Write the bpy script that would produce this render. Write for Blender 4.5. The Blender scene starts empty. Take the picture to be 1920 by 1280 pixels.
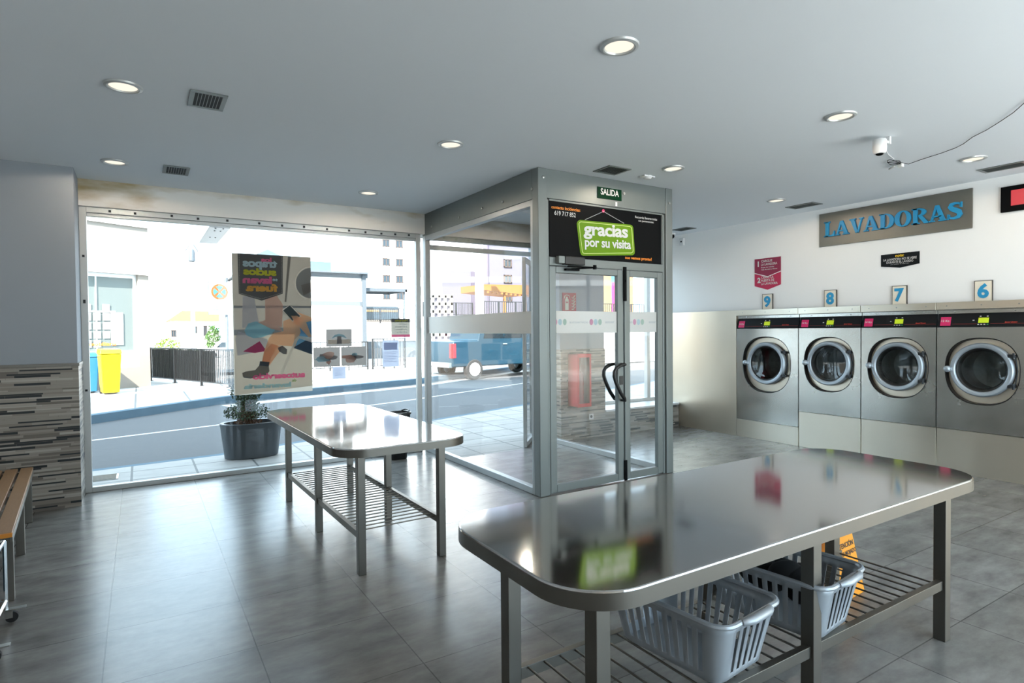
import bpy, bmesh, math, random
from mathutils import Vector, Matrix
random.seed(7)
S = bpy.context.scene
C = S.collection
PI = math.pi

# ------------------------------------------------------------------ camera
def make_camera():
    y, p, r = [math.radians(v) for v in (32.007, -1.1203, 0.5093)]
    fw = Vector((math.sin(y)*math.cos(p), math.cos(y)*math.cos(p), math.sin(p)))
    rt = Vector((math.cos(y), -math.sin(y), 0)); up = rt.cross(fw)
    rt2 = rt*math.cos(r) - up*math.sin(r); up2 = rt*math.sin(r) + up*math.cos(r)
    cd = bpy.data.cameras.new('camera'); co = bpy.data.objects.new('camera', cd); C.objects.link(co)
    m = Matrix.Identity(4)
    for i in range(3):
        m[i][0] = rt2[i]; m[i][1] = up2[i]; m[i][2] = -fw[i]
    m[0][3], m[1][3], m[2][3] = 0, 0, 1.55
    co.matrix_world = m
    cd.sensor_width = 36; cd.lens = 1116.74/1920*36; cd.clip_start = .05; cd.clip_end = 500
    S.camera = co
make_camera()
# ------------------------------------------------------------------ world, sun, exposure
wd = bpy.data.worlds.new('sky'); S.world = wd; wd.use_nodes = True
wb = wd.node_tree.nodes['Background']
wb.inputs[0].default_value = (.62, .84, 1.0, 1); wb.inputs[1].default_value = 4.4
sl = bpy.data.lights.new('sun', 'SUN'); sl.energy = 19; sl.angle = .01; sl.color = (1, .95, .87)
so = bpy.data.objects.new('sun', sl); C.objects.link(so)
so.rotation_euler = Vector((-.55, -.62, .62)).to_track_quat('Z', 'Y').to_euler()
vs = S.view_settings
S.display_settings.display_device = 'sRGB'
vs.view_transform = 'Standard'; vs.look = 'None'; vs.gamma = 1; vs.use_curve_mapping = False
vs.exposure = 0.62
S.cycles.use_denoising = True; S.cycles.denoising_prefilter = 'ACCURATE'; S.cycles.max_bounces = 10; S.cycles.diffuse_bounces = 6; S.cycles.transparent_max_bounces = 16
S.cycles.sample_clamp_indirect = 6; S.cycles.caustics_reflective = False; S.cycles.blur_glossy = .5
LAMP = 8.5
CEIL = 3.036

# ------------------------------------------------------------------ materials
M = {}
def nm(name):
    m = bpy.data.materials.new(name); m.use_nodes = True
    nt = m.node_tree; M[name] = m
    return m, nt, nt.nodes['Principled BSDF']
def lin(c):
    return tuple((x/12.92 if x <= .04045 else ((x+.055)/1.055)**2.4) for x in c)
def hx(h):
    return lin(tuple(int(h[i:i+2], 16)/255 for i in (0, 2, 4)))
def mat(name, col, rough=.5, metal=0, spec=.5, noise=0, nscale=8, bump=0, emis=0, stretch=None):
    if isinstance(col, str): col = hx(col)
    m, nt, b = nm(name)
    b.inputs['Base Color'].default_value = (*col, 1); b.inputs['Roughness'].default_value = rough
    b.inputs['Metallic'].default_value = metal; b.inputs['Specular IOR Level'].default_value = spec
    if emis:
        b.inputs['Emission Color'].default_value = (*col, 1); b.inputs['Emission Strength'].default_value = emis
    tc = nt.nodes.new('ShaderNodeTexCoord'); mp = nt.nodes.new('ShaderNodeMapping')
    mp.inputs['Scale'].default_value = stretch or (1, 1, 1)
    nt.links.new(tc.outputs['Object'], mp.inputs['Vector'])
    n = nt.nodes.new('ShaderNodeTexNoise'); n.inputs['Scale'].default_value = nscale; n.inputs['Detail'].default_value = 4
    nt.links.new(mp.outputs[0], n.inputs['Vector'])
    mx = nt.nodes.new('ShaderNodeMix'); mx.data_type = 'RGBA'
    k = noise or .02
    mx.inputs[6].default_value = (*[c*(1-k) for c in col], 1); mx.inputs[7].default_value = (*[min(1, c*(1+k)) for c in col], 1)
    nt.links.new(n.outputs[0], mx.inputs[0]); nt.links.new(mx.outputs[2], b.inputs['Base Color'])
    if bump:
        bp = nt.nodes.new('ShaderNodeBump'); bp.inputs['Strength'].default_value = bump; bp.inputs['Distance'].default_value = .002
        nt.links.new(n.outputs[0], bp.inputs['Height']); nt.links.new(bp.outputs[0], b.inputs['Normal'])
    return m
def glass(name, tint=(1, 1, 1), ior=1.45, base=0.0):
    m, nt, b = nm(name); nt.nodes.remove(b)
    out = nt.nodes['Material Output']
    t = nt.nodes.new('ShaderNodeBsdfTransparent'); t.inputs[0].default_value = (*tint, 1)
    g = nt.nodes.new('ShaderNodeBsdfGlossy'); g.inputs['Roughness'].default_value = 0.0
    lw = nt.nodes.new('ShaderNodeLayerWeight'); lw.inputs[0].default_value = .5
    pw = nt.nodes.new('ShaderNodeMath'); pw.operation = 'POWER'; pw.inputs[1].default_value = 5; nt.links.new(lw.outputs['Facing'], pw.inputs[0])
    f = nt.nodes.new('ShaderNodeMath'); f.operation = 'MULTIPLY_ADD'; r0 = ((ior-1)/(ior+1))**2
    f.inputs[1].default_value = 1-r0; f.inputs[2].default_value = r0; nt.links.new(pw.outputs[0], f.inputs[0])
    mx = nt.nodes.new('ShaderNodeMixShader')
    nt.links.new(f.outputs[0], mx.inputs[0]); nt.links.new(t.outputs[0], mx.inputs[1]); nt.links.new(g.outputs[0], mx.inputs[2])
    nt.links.new(mx.outputs[0], out.inputs[0])
    return m
def film(name, col, thru=.25, clear=.0):
    """printed paper or film: some light comes through from behind"""
    if isinstance(col, str): col = hx(col)
    m, nt, b = nm(name); nt.nodes.remove(b); out = nt.nodes['Material Output']
    d = nt.nodes.new('ShaderNodeBsdfDiffuse'); d.inputs[0].default_value = (*col, 1)
    t = nt.nodes.new('ShaderNodeBsdfTranslucent'); t.inputs[0].default_value = (*col, 1)
    mx = nt.nodes.new('ShaderNodeMixShader'); mx.inputs[0].default_value = thru
    nt.links.new(d.outputs[0], mx.inputs[1]); nt.links.new(t.outputs[0], mx.inputs[2])
    if clear:
        tr = nt.nodes.new('ShaderNodeBsdfTransparent'); m2 = nt.nodes.new('ShaderNodeMixShader'); m2.inputs[0].default_value = clear
        nt.links.new(mx.outputs[0], m2.inputs[1]); nt.links.new(tr.outputs[0], m2.inputs[2]); mx = m2
    nt.links.new(mx.outputs[0], out.inputs[0])
    return m
def steel(name, col=(.60, .585, .55), rough=.28, scale=3, stretch=(1, 1, 1), var=.1):
    m, nt, b = nm(name)
    b.inputs['Base Color'].default_value = (*col, 1); b.inputs['Metallic'].default_value = 1
    tc = nt.nodes.new('ShaderNodeTexCoord'); mp = nt.nodes.new('ShaderNodeMapping'); mp.inputs['Scale'].default_value = stretch
    nt.links.new(tc.outputs['Object'], mp.inputs['Vector'])
    n = nt.nodes.new('ShaderNodeTexNoise'); n.inputs['Scale'].default_value = scale; n.inputs['Detail'].default_value = 6
    nt.links.new(mp.outputs[0], n.inputs['Vector'])
    mr = nt.nodes.new('ShaderNodeMapRange'); mr.inputs['To Min'].default_value = rough*(1-.35); mr.inputs['To Max'].default_value = rough*1.35
    nt.links.new(n.outputs[0], mr.inputs['Value']); nt.links.new(mr.outputs[0], b.inputs['Roughness'])
    mx = nt.nodes.new('ShaderNodeMix'); mx.data_type = 'RGBA'
    mx.inputs[6].default_value = (*[c*(1-var) for c in col], 1); mx.inputs[7].default_value = (*[min(1, c*(1+var)) for c in col], 1)
    nt.links.new(n.outputs[0], mx.inputs[0]); nt.links.new(mx.outputs[2], b.inputs['Base Color'])
    return m
def tiles(name, c1, c2, mortar, w, h, ms, ox, oy, rough, nz=.25, spec=.5, wear=3.0):
    m, nt, b = nm(name)
    tc = nt.nodes.new('ShaderNodeTexCoord'); mp = nt.nodes.new('ShaderNodeMapping'); mp.inputs['Location'].default_value = (ox, oy, 0)
    nt.links.new(tc.outputs['Object'], mp.inputs['Vector'])
    br = nt.nodes.new('ShaderNodeTexBrick'); br.offset = 0; br.squash = 1
    br.inputs['Scale'].default_value = 1; br.inputs['Brick Width'].default_value = w; br.inputs['Row Height'].default_value = h
    br.inputs['Mortar Size'].default_value = ms; br.inputs['Mortar Smooth'].default_value = .1; br.inputs['Bias'].default_value = 0
    br.inputs['Color1'].default_value = (*c1, 1); br.inputs['Color2'].default_value = (*c2, 1); br.inputs['Mortar'].default_value = (*mortar, 1)
    nt.links.new(mp.outputs[0], br.inputs['Vector'])
    ns = []
    for sc, st in ((wear, (1, 2.2, 1)), (22, (1, 1, 1))):
        n = nt.nodes.new('ShaderNodeTexNoise'); n.inputs['Scale'].default_value = sc; n.inputs['Detail'].default_value = 8; n.inputs['Roughness'].default_value = .65
        m2 = nt.nodes.new('ShaderNodeMapping'); m2.inputs['Scale'].default_value = st
        nt.links.new(tc.outputs['Object'], m2.inputs['Vector']); nt.links.new(m2.outputs[0], n.inputs['Vector']); ns.append(n)
    r = nt.nodes.new('ShaderNodeMapRange'); r.inputs['From Min'].default_value = .32; r.inputs['From Max'].default_value = .68
    r.inputs['To Min'].default_value = 1-nz; r.inputs['To Max'].default_value = 1+nz
    nt.links.new(ns[0].outputs[0], r.inputs['Value'])
    mx = nt.nodes.new('ShaderNodeVectorMath'); mx.operation = 'SCALE'
    nt.links.new(br.outputs['Color'], mx.inputs[0]); nt.links.new(r.outputs[0], mx.inputs['Scale'])
    nt.links.new(mx.outputs[0], b.inputs['Base Color'])
    rr = nt.nodes.new('ShaderNodeMapRange'); rr.inputs['To Min'].default_value = rough*.93; rr.inputs['To Max'].default_value = rough*1.07
    nt.links.new(ns[1].outputs[0], rr.inputs['Value']); nt.links.new(rr.outputs[0], b.inputs['Roughness'])
    b.inputs['Specular IOR Level'].default_value = spec
    inv = nt.nodes.new('ShaderNodeMath'); inv.operation = 'MULTIPLY'; inv.inputs[1].default_value = -1
    nt.links.new(br.outputs['Fac'], inv.inputs[0])
    bp = nt.nodes.new('ShaderNodeBump'); bp.inputs['Strength'].default_value = .5; bp.inputs['Distance'].default_value = .002
    nt.links.new(inv.outputs[0], bp.inputs['Height']); nt.links.new(bp.outputs[0], b.inputs['Normal'])
    return m
def mosaic(name):
    """linear strip mosaic: thin rows of beige, taupe and dark sticks"""
    m, nt, b = nm(name)
    N = nt.nodes.new; L = nt.links.new
    tc = N('ShaderNodeTexCoord'); sp = N('ShaderNodeSeparateXYZ'); L(tc.outputs['Object'], sp.inputs[0])
    def mt(op, a, bb=None, c=None):
        n = N('ShaderNodeMath'); n.operation = op
        for i, v in enumerate((a, bb, c)):
            if v is None: continue
            if hasattr(v, 'default_value') or hasattr(v, 'links'): L(v, n.inputs[i])
            else: n.inputs[i].default_value = v
        return n.outputs[0]
    x = mt('ADD', sp.outputs[0], sp.outputs[1]); z = sp.outputs[2]
    P = .0345
    rz = mt('DIVIDE', z, P); ri = mt('FLOOR', rz); rf = mt('FRACT', rz)
    hi = mt('GREATER_THAN', rf, .62); row = mt('ADD', mt('MULTIPLY', ri, 2), hi)
    wn = N('ShaderNodeTexWhiteNoise'); wn.noise_dimensions = '1D'; L(row, wn.inputs['W'])
    off = mt('MULTIPLY', wn.outputs['Value'], 7.3)
    ln = mt('MULTIPLY_ADD', hi, .12, .25)
    u = mt('DIVIDE', mt('ADD', x, off), ln); ui = mt('FLOOR', u); uf = mt('FRACT', u)
    cb = N('ShaderNodeCombineXYZ'); L(ui, cb.inputs[0]); L(row, cb.inputs[1])
    w2 = N('ShaderNodeTexWhiteNoise'); w2.noise_dimensions = '3D'; L(cb.outputs[0], w2.inputs['Vector'])
    cr = N('ShaderNodeValToRGB'); cr.color_ramp.interpolation = 'CONSTANT'
    e = cr.color_ramp.elements
    cols = [(0, '1f2427'), (.2, '6b645d'), (.36, '8e887f'), (.56, '9b948a'), (.72, '827b72'), (.88, 'a39d94')]
    e[0].position = 0; e[0].color = (*hx(cols[0][1]), 1)
    e[1].position = cols[1][0]; e[1].color = (*hx(cols[1][1]), 1)
    for pz, c in cols[2:]:
        q = e.new(pz); q.color = (*hx(c), 1)
    L(w2.outputs['Value'], cr.inputs[0])
    # joints
    j1 = mt('LESS_THAN', mt('ABSOLUTE', mt('SUBTRACT', rf, .62)), .018)
    j2 = mt('LESS_THAN', rf, .03); j3 = mt('LESS_THAN', uf, .006)
    j = mt('MAXIMUM', mt('MAXIMUM', j1, j2), j3)
    mx = N('ShaderNodeMix'); mx.data_type = 'RGBA'; L(j, mx.inputs[0]); L(cr.outputs[0], mx.inputs[6]); mx.inputs[7].default_value = (*hx('7a746c'), 1)
    L(mx.outputs[2], b.inputs['Base Color'])
    b.inputs['Roughness'].default_value = .38
    return m

steel('steel', (.56, .54, .49), .25); steel('steel_top', (.50, .50, .50), .085, 2.2, var=.04); steel('steel_clad', (.74, .66, .54), .34, 1.6, var=.08)
steel('steel_leg', (.16, .150, .132), .42, 4)
steel('steel_dark', (.42, .42, .40), .35)
mat('alu', '747a79', .42, .35, noise=.03); mat('alu_light', 'b9bcbb', .38, .35); mat('alu_frame', 'a6aaab', .4, .4, noise=.04)
mat('ring', 'a7b1b9', .42, .6); mat('chrome', (.8, .8, .8), .12, 1)
mat('paint', 'c9cacb', .85, noise=.015, nscale=2); mat('paint_grey', '93999f', .85, noise=.02, nscale=2); mat('ceiling_paint', 'e1e6ea', .9, noise=.02, nscale=.7)
mat('wall_white', 'f0f0ee', .8, noise=.015, nscale=2)
def stained(name):
    m, nt, b = nm(name); N = nt.nodes.new; L = nt.links.new
    tc = N('ShaderNodeTexCoord'); n = N('ShaderNodeTexNoise'); n.inputs['Scale'].default_value = 5; n.inputs['Detail'].default_value = 5
    mp = N('ShaderNodeMapping'); mp.inputs['Scale'].default_value = (.5, 1, 1.6); L(tc.outputs['Object'], mp.inputs[0]); L(mp.outputs[0], n.inputs['Vector'])
    sp = N('ShaderNodeSeparateXYZ'); L(tc.outputs['Object'], sp.inputs[0])
    g = N('ShaderNodeMapRange'); g.inputs['From Min'].default_value = -.47; g.inputs['From Max'].default_value = .45; g.inputs['To Min'].default_value = .33; g.inputs['To Max'].default_value = 0; L(sp.outputs[0], g.inputs['Value'])
    z = N('ShaderNodeMapRange'); z.inputs['From Min'].default_value = 2.8; z.inputs['From Max'].default_value = 3.03; z.inputs['To Min'].default_value = -.12; z.inputs['To Max'].default_value = .14; L(sp.outputs[2], z.inputs['Value'])
    a = N('ShaderNodeMath'); a.operation = 'ADD'; L(n.outputs[0], a.inputs[0]); L(g.outputs[0], a.inputs[1])
    a2 = N('ShaderNodeMath'); a2.operation = 'ADD'; L(a.outputs[0], a2.inputs[0]); L(z.outputs[0], a2.inputs[1])
    cr = N('ShaderNodeValToRGB'); e = cr.color_ramp.elements; e[0].position = .56; e[0].color = (*hx('dad8d3'), 1); e[1].position = 1.0; e[1].color = (*hx('a18f68'), 1)
    L(a2.outputs[0], cr.inputs[0]); L(cr.outputs[0], b.inputs['Base Color']); b.inputs['Roughness'].default_value = .85
stained('fascia_paint')
mat('stain', 'a49a80', .9, noise=.2, nscale=14)
mat('cap', '7c7973', .4, .3)
tiles('floor_tile', (.145, .145, .140), (.180, .178, .172), (.07, .07, .068), .633, .585, .003, .17, -4.31+.585*4, .25, .34, .38)
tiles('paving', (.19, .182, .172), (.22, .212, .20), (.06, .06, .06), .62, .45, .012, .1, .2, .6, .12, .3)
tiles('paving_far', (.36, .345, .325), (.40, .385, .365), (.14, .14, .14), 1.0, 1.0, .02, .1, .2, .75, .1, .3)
tiles('bounce_paving', (.74, .73, .71), (.78, .77, .75), (.2, .2, .2), .6, .6, .01, 0, 0, .8, .1, .2)
mosaic('mosaic')
glass('glass'); glass('glass_thin', (.97, .99, .99), 1.35)
glass('glass_tint', (.8, .84, .85), 1.5)
film('sheet_white', 'aca498', .6)
film('frost', 'f6f4f0', .75, .06)
mat('black', '050709', .5, spec=.08); mat('black_matte', '0b0c0d', .7); mat('black_plastic', '17191a', .4); mat('gasket', '08090a', .5)
mat('panel_black', '0c1115', .4, spec=.2); mat('vent_dark', '15181a', .7)
mat('white_plastic', 'dcdcdc', .35); mat('white_matte', 'e4e3de', .8); mat('cream', 'eee4d0', .5)
mat('blue_letter', '1f8fbe', .45); mat('green_sign', '042f1a', .5, spec=.06); mat('lime', '648a0e', .5, spec=.2); mat('lime_line', 'd5e28f', .5)
mat('lcd', 'b3c81a', .4, emis=.25); mat('magenta', 'cf1560', .45); mat('maroon', '8c1f42', .5); mat('crimson', 'b81848', .5)
mat('print_white', 'd0d0ce', .6); mat('print_orange', 'ef8a1c', .5); mat('print_yellow', 'e6c11f', .5); mat('red_line', 'a33028', .5); mat('screen_red', 'c83440', .4, emis=.12)
mat('green_btn', '2f9a5c', .4)
mat('silver_plastic', 'a4abb2', .3, .25); mat('wet_orange', 'f39a16', .45); mat('ink', '101010', .5)
mat('wood', '8a6a4a', .5, noise=.18, nscale=10, stretch=(9, 1, 9)); mat('wood_end', 'c07a28', .5)
mat('cloth_black', '08080a', .95, noise=.4); mat('cloth_blue', '16323f', .8, noise=.2)
mat('pot', '2b3238', .42, noise=.04); mat('soil', '2c241d', .95, noise=.4, nscale=40)
mat('leaf', '34452a', .7, noise=.35, nscale=20); mat('leaf_brown', '583820', .8, noise=.3, nscale=20); mat('bark', '4a3828', .9, noise=.3)
mat('leaf_lime', '66801e', .7, noise=.3); mat('leaf_green', '38551e', .7, noise=.3)
mat('ext_red', 'c52430', .35); mat('ext_sign_red', '9c2a32', .5); mat('sign_glow', 'cfd3c2', .6)
mat('asphalt', '505153', .95, spec=.15, noise=.12, nscale=30, bump=.2); mat('kerb', '4a5c68', .9, spec=.2, noise=.15, nscale=5); mat('line_and_sunlit_road', '9a9a98', .7)
mat('fac_white', 'eeece8', .8, noise=.02); mat('fac_cream', '857d74', .8, noise=.03, nscale=2); mat('fac_lilac', '585663', .8, noise=.03, nscale=1)
mat('fac_mauve', '484250', .8, noise=.05); mat('fac_orange', '8e6a42', .8, noise=.05); mat('roof_yellow', '6e5a22', .8, noise=.15, nscale=6)
mat('win_frame', '4a3c34', .6); mat('win_glass', '333d44', .4, spec=.1); mat('shop_glass', '6a7270', .4, spec=.15)
mat('frame_grey', '484f55', .6, noise=.05); mat('rail_black', '121416', .5); mat('mesh_dark', '1b2022', .7)
mat('pergola', '7c4e1c', .7, noise=.1, nscale=5)
mat('bin_yellow', 'b8a800', .4); mat('bin_blue', '1c5c80', .4); mat('car_blue', '062b3a', .35, spec=.3); mat('car_glass', '0c1418', .3, spec=.2); mat('tyre', '17181a', .8); mat('tail_red', '8e141c', .3); mat('car_white', 'dfe2e4', .3)
mat('sign_orange', '84430c', .5); mat('sign_blue', '2f6a80', .5); mat('teal_roof', '465a62', .6)
for k, c in dict(p_pocket='66686b', p_steel='a39c92', p_steel_dark='7c7a78', p_drum='8a8d90', p_pink='ff86b6', p_cyan='d4eef8', p_lime='e4e458', p_orange='ffc468', p_floor='c6bcae', p_skin='edbd98', p_skin2='dba888', p_sheet='b6b8c0', p_shirt='8fc4d6', p_magenta='b04870', p_shoe='6f6c68', p_sock='3e4650', p_chair='5e94c0', p_chair2='4a5a6a', p_white='e0dcd4', p_tablet='4a565c', p_blur='c9a89c', p_lblue='a6d0da', p_green='8fb060', p_dark='6a6c70', ph_taupe='77706a', ph_dark='8c8a8c', ph_teal='9fc0cc', ph_red='b8958a', paper='a2a4b0', paper_ink='9aa0b4', hours='90887c').items():
    if k[:2] == 'p_' and k not in ('p_pink', 'p_cyan', 'p_lime', 'p_orange', 'p_pocket'):
        c = ''.join('%02x' % int(255*(int(c[i:i+2], 16)/255)**.84) for i in (0, 2, 4))
    film(k, c, .75)
def emat(name, col, s):
    m, nt, b = nm(name); nt.nodes.remove(b)
    e = nt.nodes.new('ShaderNodeEmission'); e.inputs[0].default_value = (*col, 1); e.inputs[1].default_value = s
    nt.links.new(e.outputs[0], nt.nodes['Material Output'].inputs[0])
emat('lamp_disc', (1, .89, .74), .75)

# ------------------------------------------------------------------ mesh helper
class MB:
    def __init__(s): s.b = bmesh.new()
    def box(s, x0, y0, z0, x1, y1, z1):
        v = [s.b.verts.new(p) for p in ((x0,y0,z0),(x1,y0,z0),(x1,y1,z0),(x0,y1,z0),(x0,y0,z1),(x1,y0,z1),(x1,y1,z1),(x0,y1,z1))]
        for f in ((3,2,1,0),(4,5,6,7),(0,1,5,4),(1,2,6,5),(2,3,7,6),(3,0,4,7)): s.b.faces.new([v[i] for i in f])
        return s
    def cb(s, x, y, z, sx, sy, sz): return s.box(x-sx/2, y-sy/2, z-sz/2, x+sx/2, y+sy/2, z+sz/2)
    def hull8(s, bot, top):
        v = [s.b.verts.new(p) for p in list(bot)+list(top)]; n = len(bot)
        s.b.faces.new(v[:n][::-1]); s.b.faces.new(v[n:])
        for i in range(n):
            j = (i+1) % n; s.b.faces.new([v[i], v[j], v[n+j], v[n+i]])
        return s
    def prism(s, poly, y0, y1):          # polygon in x,z, extruded along y
        return s.hull8([(x, y1, z) for x, z in poly], [(x, y0, z) for x, z in poly])
    def slab(s, poly, z0, z1):           # polygon in x,y
        return s.hull8([(x, y, z0) for x, y in poly], [(x, y, z1) for x, y in poly])
    def flat(s, poly, y=0):
        s.b.faces.new([s.b.verts.new((x, y, z)) for x, z in poly]); return s
    def tube(s, pts, r, n=8, closed=False, cap=True):
        pts = [Vector(p) for p in pts]; rings = []; m = len(pts); prev = None
        for i, p in enumerate(pts):
            if closed: d = pts[(i+1) % m]-pts[i-1]
            else: d = pts[min(i+1, m-1)]-pts[max(i-1, 0)]
            d.normalize()
            if prev is None:
                a = Vector((0, 0, 1)) if abs(d.z) < .9 else Vector((1, 0, 0)); u = d.cross(a).normalized()
            else:
                u = prev-d*prev.dot(d)
                u = u.normalized() if u.length > 1e-6 else d.orthogonal().normalized()
            prev = u; w = d.cross(u); rr = r[i] if isinstance(r, (list, tuple)) else r
            rings.append([s.b.verts.new(p+u*math.cos(t)*rr+w*math.sin(t)*rr) for t in (2*PI*k/n for k in range(n))])
        for i in range(m if closed else m-1):
            A, B = rings[i], rings[(i+1) % m]
            for k in range(n): s.b.faces.new([A[k], A[(k+1) % n], B[(k+1) % n], B[k]])
        if cap and not closed:
            s.b.faces.new(rings[0][::-1]); s.b.faces.new(rings[-1])
        return s
    def lathe(s, prof, n=48, axis='z', c=(0, 0, 0), sx=1, sy=1, cap0=False, cap1=False):
        """prof (r, h) turned round axis"""
        R = []
        for r, h in prof:
            ring = []
            for k in range(n):
                t = 2*PI*k/n; a, b = r*math.cos(t)*sx, r*math.sin(t)*sy
                p = (a, b, h) if axis == 'z' else ((a, h, b) if axis == 'y' else (h, a, b))
                ring.append(s.b.verts.new((p[0]+c[0], p[1]+c[1], p[2]+c[2])))
            R.append(ring)
        for A, B in zip(R, R[1:]):
            for k in range(n): s.b.faces.new([A[k], A[(k+1) % n], B[(k+1) % n], B[k]])
        if cap0: s.b.faces.new(R[0])
        if cap1: s.b.faces.new(R[-1])
        return s
    def loft(s, rings, close=True, cap0=False, cap1=False):
        R = [[s.b.verts.new(p) for p in r] for r in rings]; n = len(R[0])
        for A, B in zip(R, R[1:]):
            for k in range(n if close else n-1): s.b.faces.new([A[k], A[(k+1) % n], B[(k+1) % n], B[k]])
        if cap0: s.b.faces.new(R[0])
        if cap1: s.b.faces.new(R[-1])
        return s
    def sphere(s, c, r, sub=2, sc=(1, 1, 1)):
        bmesh.ops.create_icosphere(s.b, subdivisions=sub, radius=r, matrix=Matrix.Translation(c) @ Matrix.Diagonal((*sc, 1)))
        return s
    def build(s, name, m, parent=None, bevel=0, smooth=True, label=None, fix=True, seg=2, sharp=38):
        if fix: bmesh.ops.recalc_face_normals(s.b, faces=s.b.faces)
        me = bpy.data.meshes.new(name); s.b.to_mesh(me); s.b.free()
        me.materials.append(M[m] if isinstance(m, str) else m)
        o = bpy.data.objects.new(name, me); C.objects.link(o)
        if parent: o.parent = parent
        if smooth:
            me.shade_smooth(); me.set_sharp_from_angle(angle=math.radians(sharp))
        if bevel:
            mo = o.modifiers.new('bevel', 'BEVEL'); mo.width = bevel; mo.segments = seg; mo.limit_method = 'ANGLE'; mo.angle_limit = math.radians(40)
            mo.harden_normals = True
        if label: o['label'] = label
        return o
def tag(o, label=None, cat=None, group=None, kind=None):
    if label: o['label'] = label
    if cat: o['category'] = cat
    if group: o['group'] = group
    if kind: o['kind'] = kind
    return o
def root(name, loc, label, cat, rz=0, group=None, kind=None):
    o = bpy.data.objects.new(name, None); C.objects.link(o); o.location = loc; o.rotation_euler = (0, 0, math.radians(rz))
    o.empty_display_size = .05
    return tag(o, label, cat, group, kind)
def struct(o, label=None, cat=None):
    o['kind'] = 'structure'
    return tag(o, label, cat)
def copy_tree(o, parent=None):
    c = o.copy(); C.objects.link(c)
    if parent: c.parent = parent
    for ch in [x for x in bpy.data.objects if x.parent == o]: copy_tree(ch, c)
    return c
def rrect(w, d, r, n=6, cx=0, cy=0):
    out = []
    for (sx, sy, a0) in ((1, 1, 0), (-1, 1, 90), (-1, -1, 180), (1, -1, 270)):
        for k in range(n+1):
            a = math.radians(a0+90*k/n)
            out.append((cx+sx*(w/2-r)+r*math.cos(a), cy+sy*(d/2-r)+r*math.sin(a)))
    return out
def circ(cx, cz, r, n=32, a0=0, a1=360, rz=None):
    full = (a1-a0) >= 360
    return [(cx+r*math.cos(math.radians(a0+(a1-a0)*k/(n if full else n-1))), cz+(rz or r)*math.sin(math.radians(a0+(a1-a0)*k/(n if full else n-1)))) for k in range(n)]
def text_mb(txt, x, z, h=None, w=None, y=0, bold=0, mirror=False, align='L', shear=0, depth=0, tight=1.0, rot=0):
    cu = bpy.data.curves.new('t', 'FONT'); cu.body = txt; cu.size = 1; cu.offset = bold; cu.shear = shear; cu.space_character = tight
    cu.extrude = 0; cu.resolution_u = 3
    ob = bpy.data.objects.new('t', cu); me = bpy.data.meshes.new_from_object(ob)
    V = [v.co.copy() for v in me.vertices]; F = [tuple(p.vertices) for p in me.polygons]
    bpy.data.objects.remove(ob); bpy.data.curves.remove(cu); bpy.data.meshes.remove(me)
    x0 = min(v.x for v in V); x1 = max(v.x for v in V); y0 = min(v.y for v in V); y1 = max(v.y for v in V)
    if h and w: sx, sz = w/(x1-x0), h/(y1-y0)
    elif h: sz = h/(y1-y0); sx = sz
    else: sx = w/(x1-x0); sz = sx
    W = (x1-x0)*sx; dx = {'L': 0, 'C': -W/2, 'R': -W}[align]
    mb = MB(); ca, sa = math.cos(math.radians(rot)), math.sin(math.radians(rot)); vs_ = []
    for v in V:
        px = (v.x-x0)*sx+dx; pz = (v.y-y0)*sz
        px, pz = px*ca-pz*sa, px*sa+pz*ca
        if mirror: px = -px
        vs_.append(mb.b.verts.new((x+px, y, z+pz)))
    for f in F:
        try: mb.b.faces.new([vs_[i] for i in (f if not mirror else f[::-1])])
        except ValueError: pass
    if depth:
        r = bmesh.ops.extrude_face_region(mb.b, geom=list(mb.b.faces))
        for e in r['geom']:
            if isinstance(e, bmesh.types.BMVert): e.co.y -= depth
    return mb
def text(parent, name, txt, m, x, z, label=None, **k):
    return text_mb(txt, x, z, **k).build(name, m, parent, smooth=False, fix=bool(k.get('depth')), label=label)
def wallroot(name, y, z, label, cat, x=7.33, group=None, kind=None):     # local x runs along the washer wall (towards -y), local -y faces the room
    return root(name, (x, y, z), label, cat, -90, group, kind)

# ------------------------------------------------------------------ ROOM SHELL
XL, XR, YB, YF = -2.0, 7.33, -2.0, 7.08
struct(MB().box(XL-.2, YB-.2, -.12, XR+.3, 6.46, 0).box(XL-.2, 6.46, -.12, 3.11, 7.13, 0).box(4.85, 6.46, -.12, XR+.3, 7.13, 0).build('floor', 'floor_tile', smooth=False), 'large square grey stone effect floor tiles of the laundry', 'floor')
struct(MB().box(XL-.2, YB-.2, CEIL, XR+.3, 7.5, CEIL+.12).build('ceiling', 'ceiling_paint', smooth=False), 'plain smooth grey painted ceiling with round downlights', 'ceiling')
struct(MB().box(XL-.2, YB-.2, 0, XL, 7.4, CEIL).build('wall_left', 'paint', smooth=False), 'plain painted wall at the far left', 'wall')
struct(MB().box(XL-.2, YB-.2, 0, 1.6, YB, CEIL).box(7.15, YB-.2, 0, XR+.55, YB, CEIL).box(1.6, YB-.2, 2.85, 7.15, YB, CEIL).box(1.6, YB-.2, 0, 7.15, YB, .1).build('wall_back', 'wall_white', smooth=False), 'white wall behind the viewer with a wide opening added for daylight', 'wall')
wbk = root('added_rear_window', (1.6, YB-.1, .1), 'wide unseen rear window added to brighten the room', 'window', kind='structure')  # unseen window added to light the washer wall and right side of ceiling
MB().box(0, 0, 0, 5.55, .06, .06).box(0, 0, 2.69, 5.55, .06, 2.75).box(0, 0, .06, .06, .06, 2.69).box(5.49, 0, .06, 5.55, .06, 2.69).box(1.82, 0, .06, 1.88, .06, 2.69).box(3.67, 0, .06, 3.73, .06, 2.69).build('window_frame', 'alu_light', wbk, bevel=.004)
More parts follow.
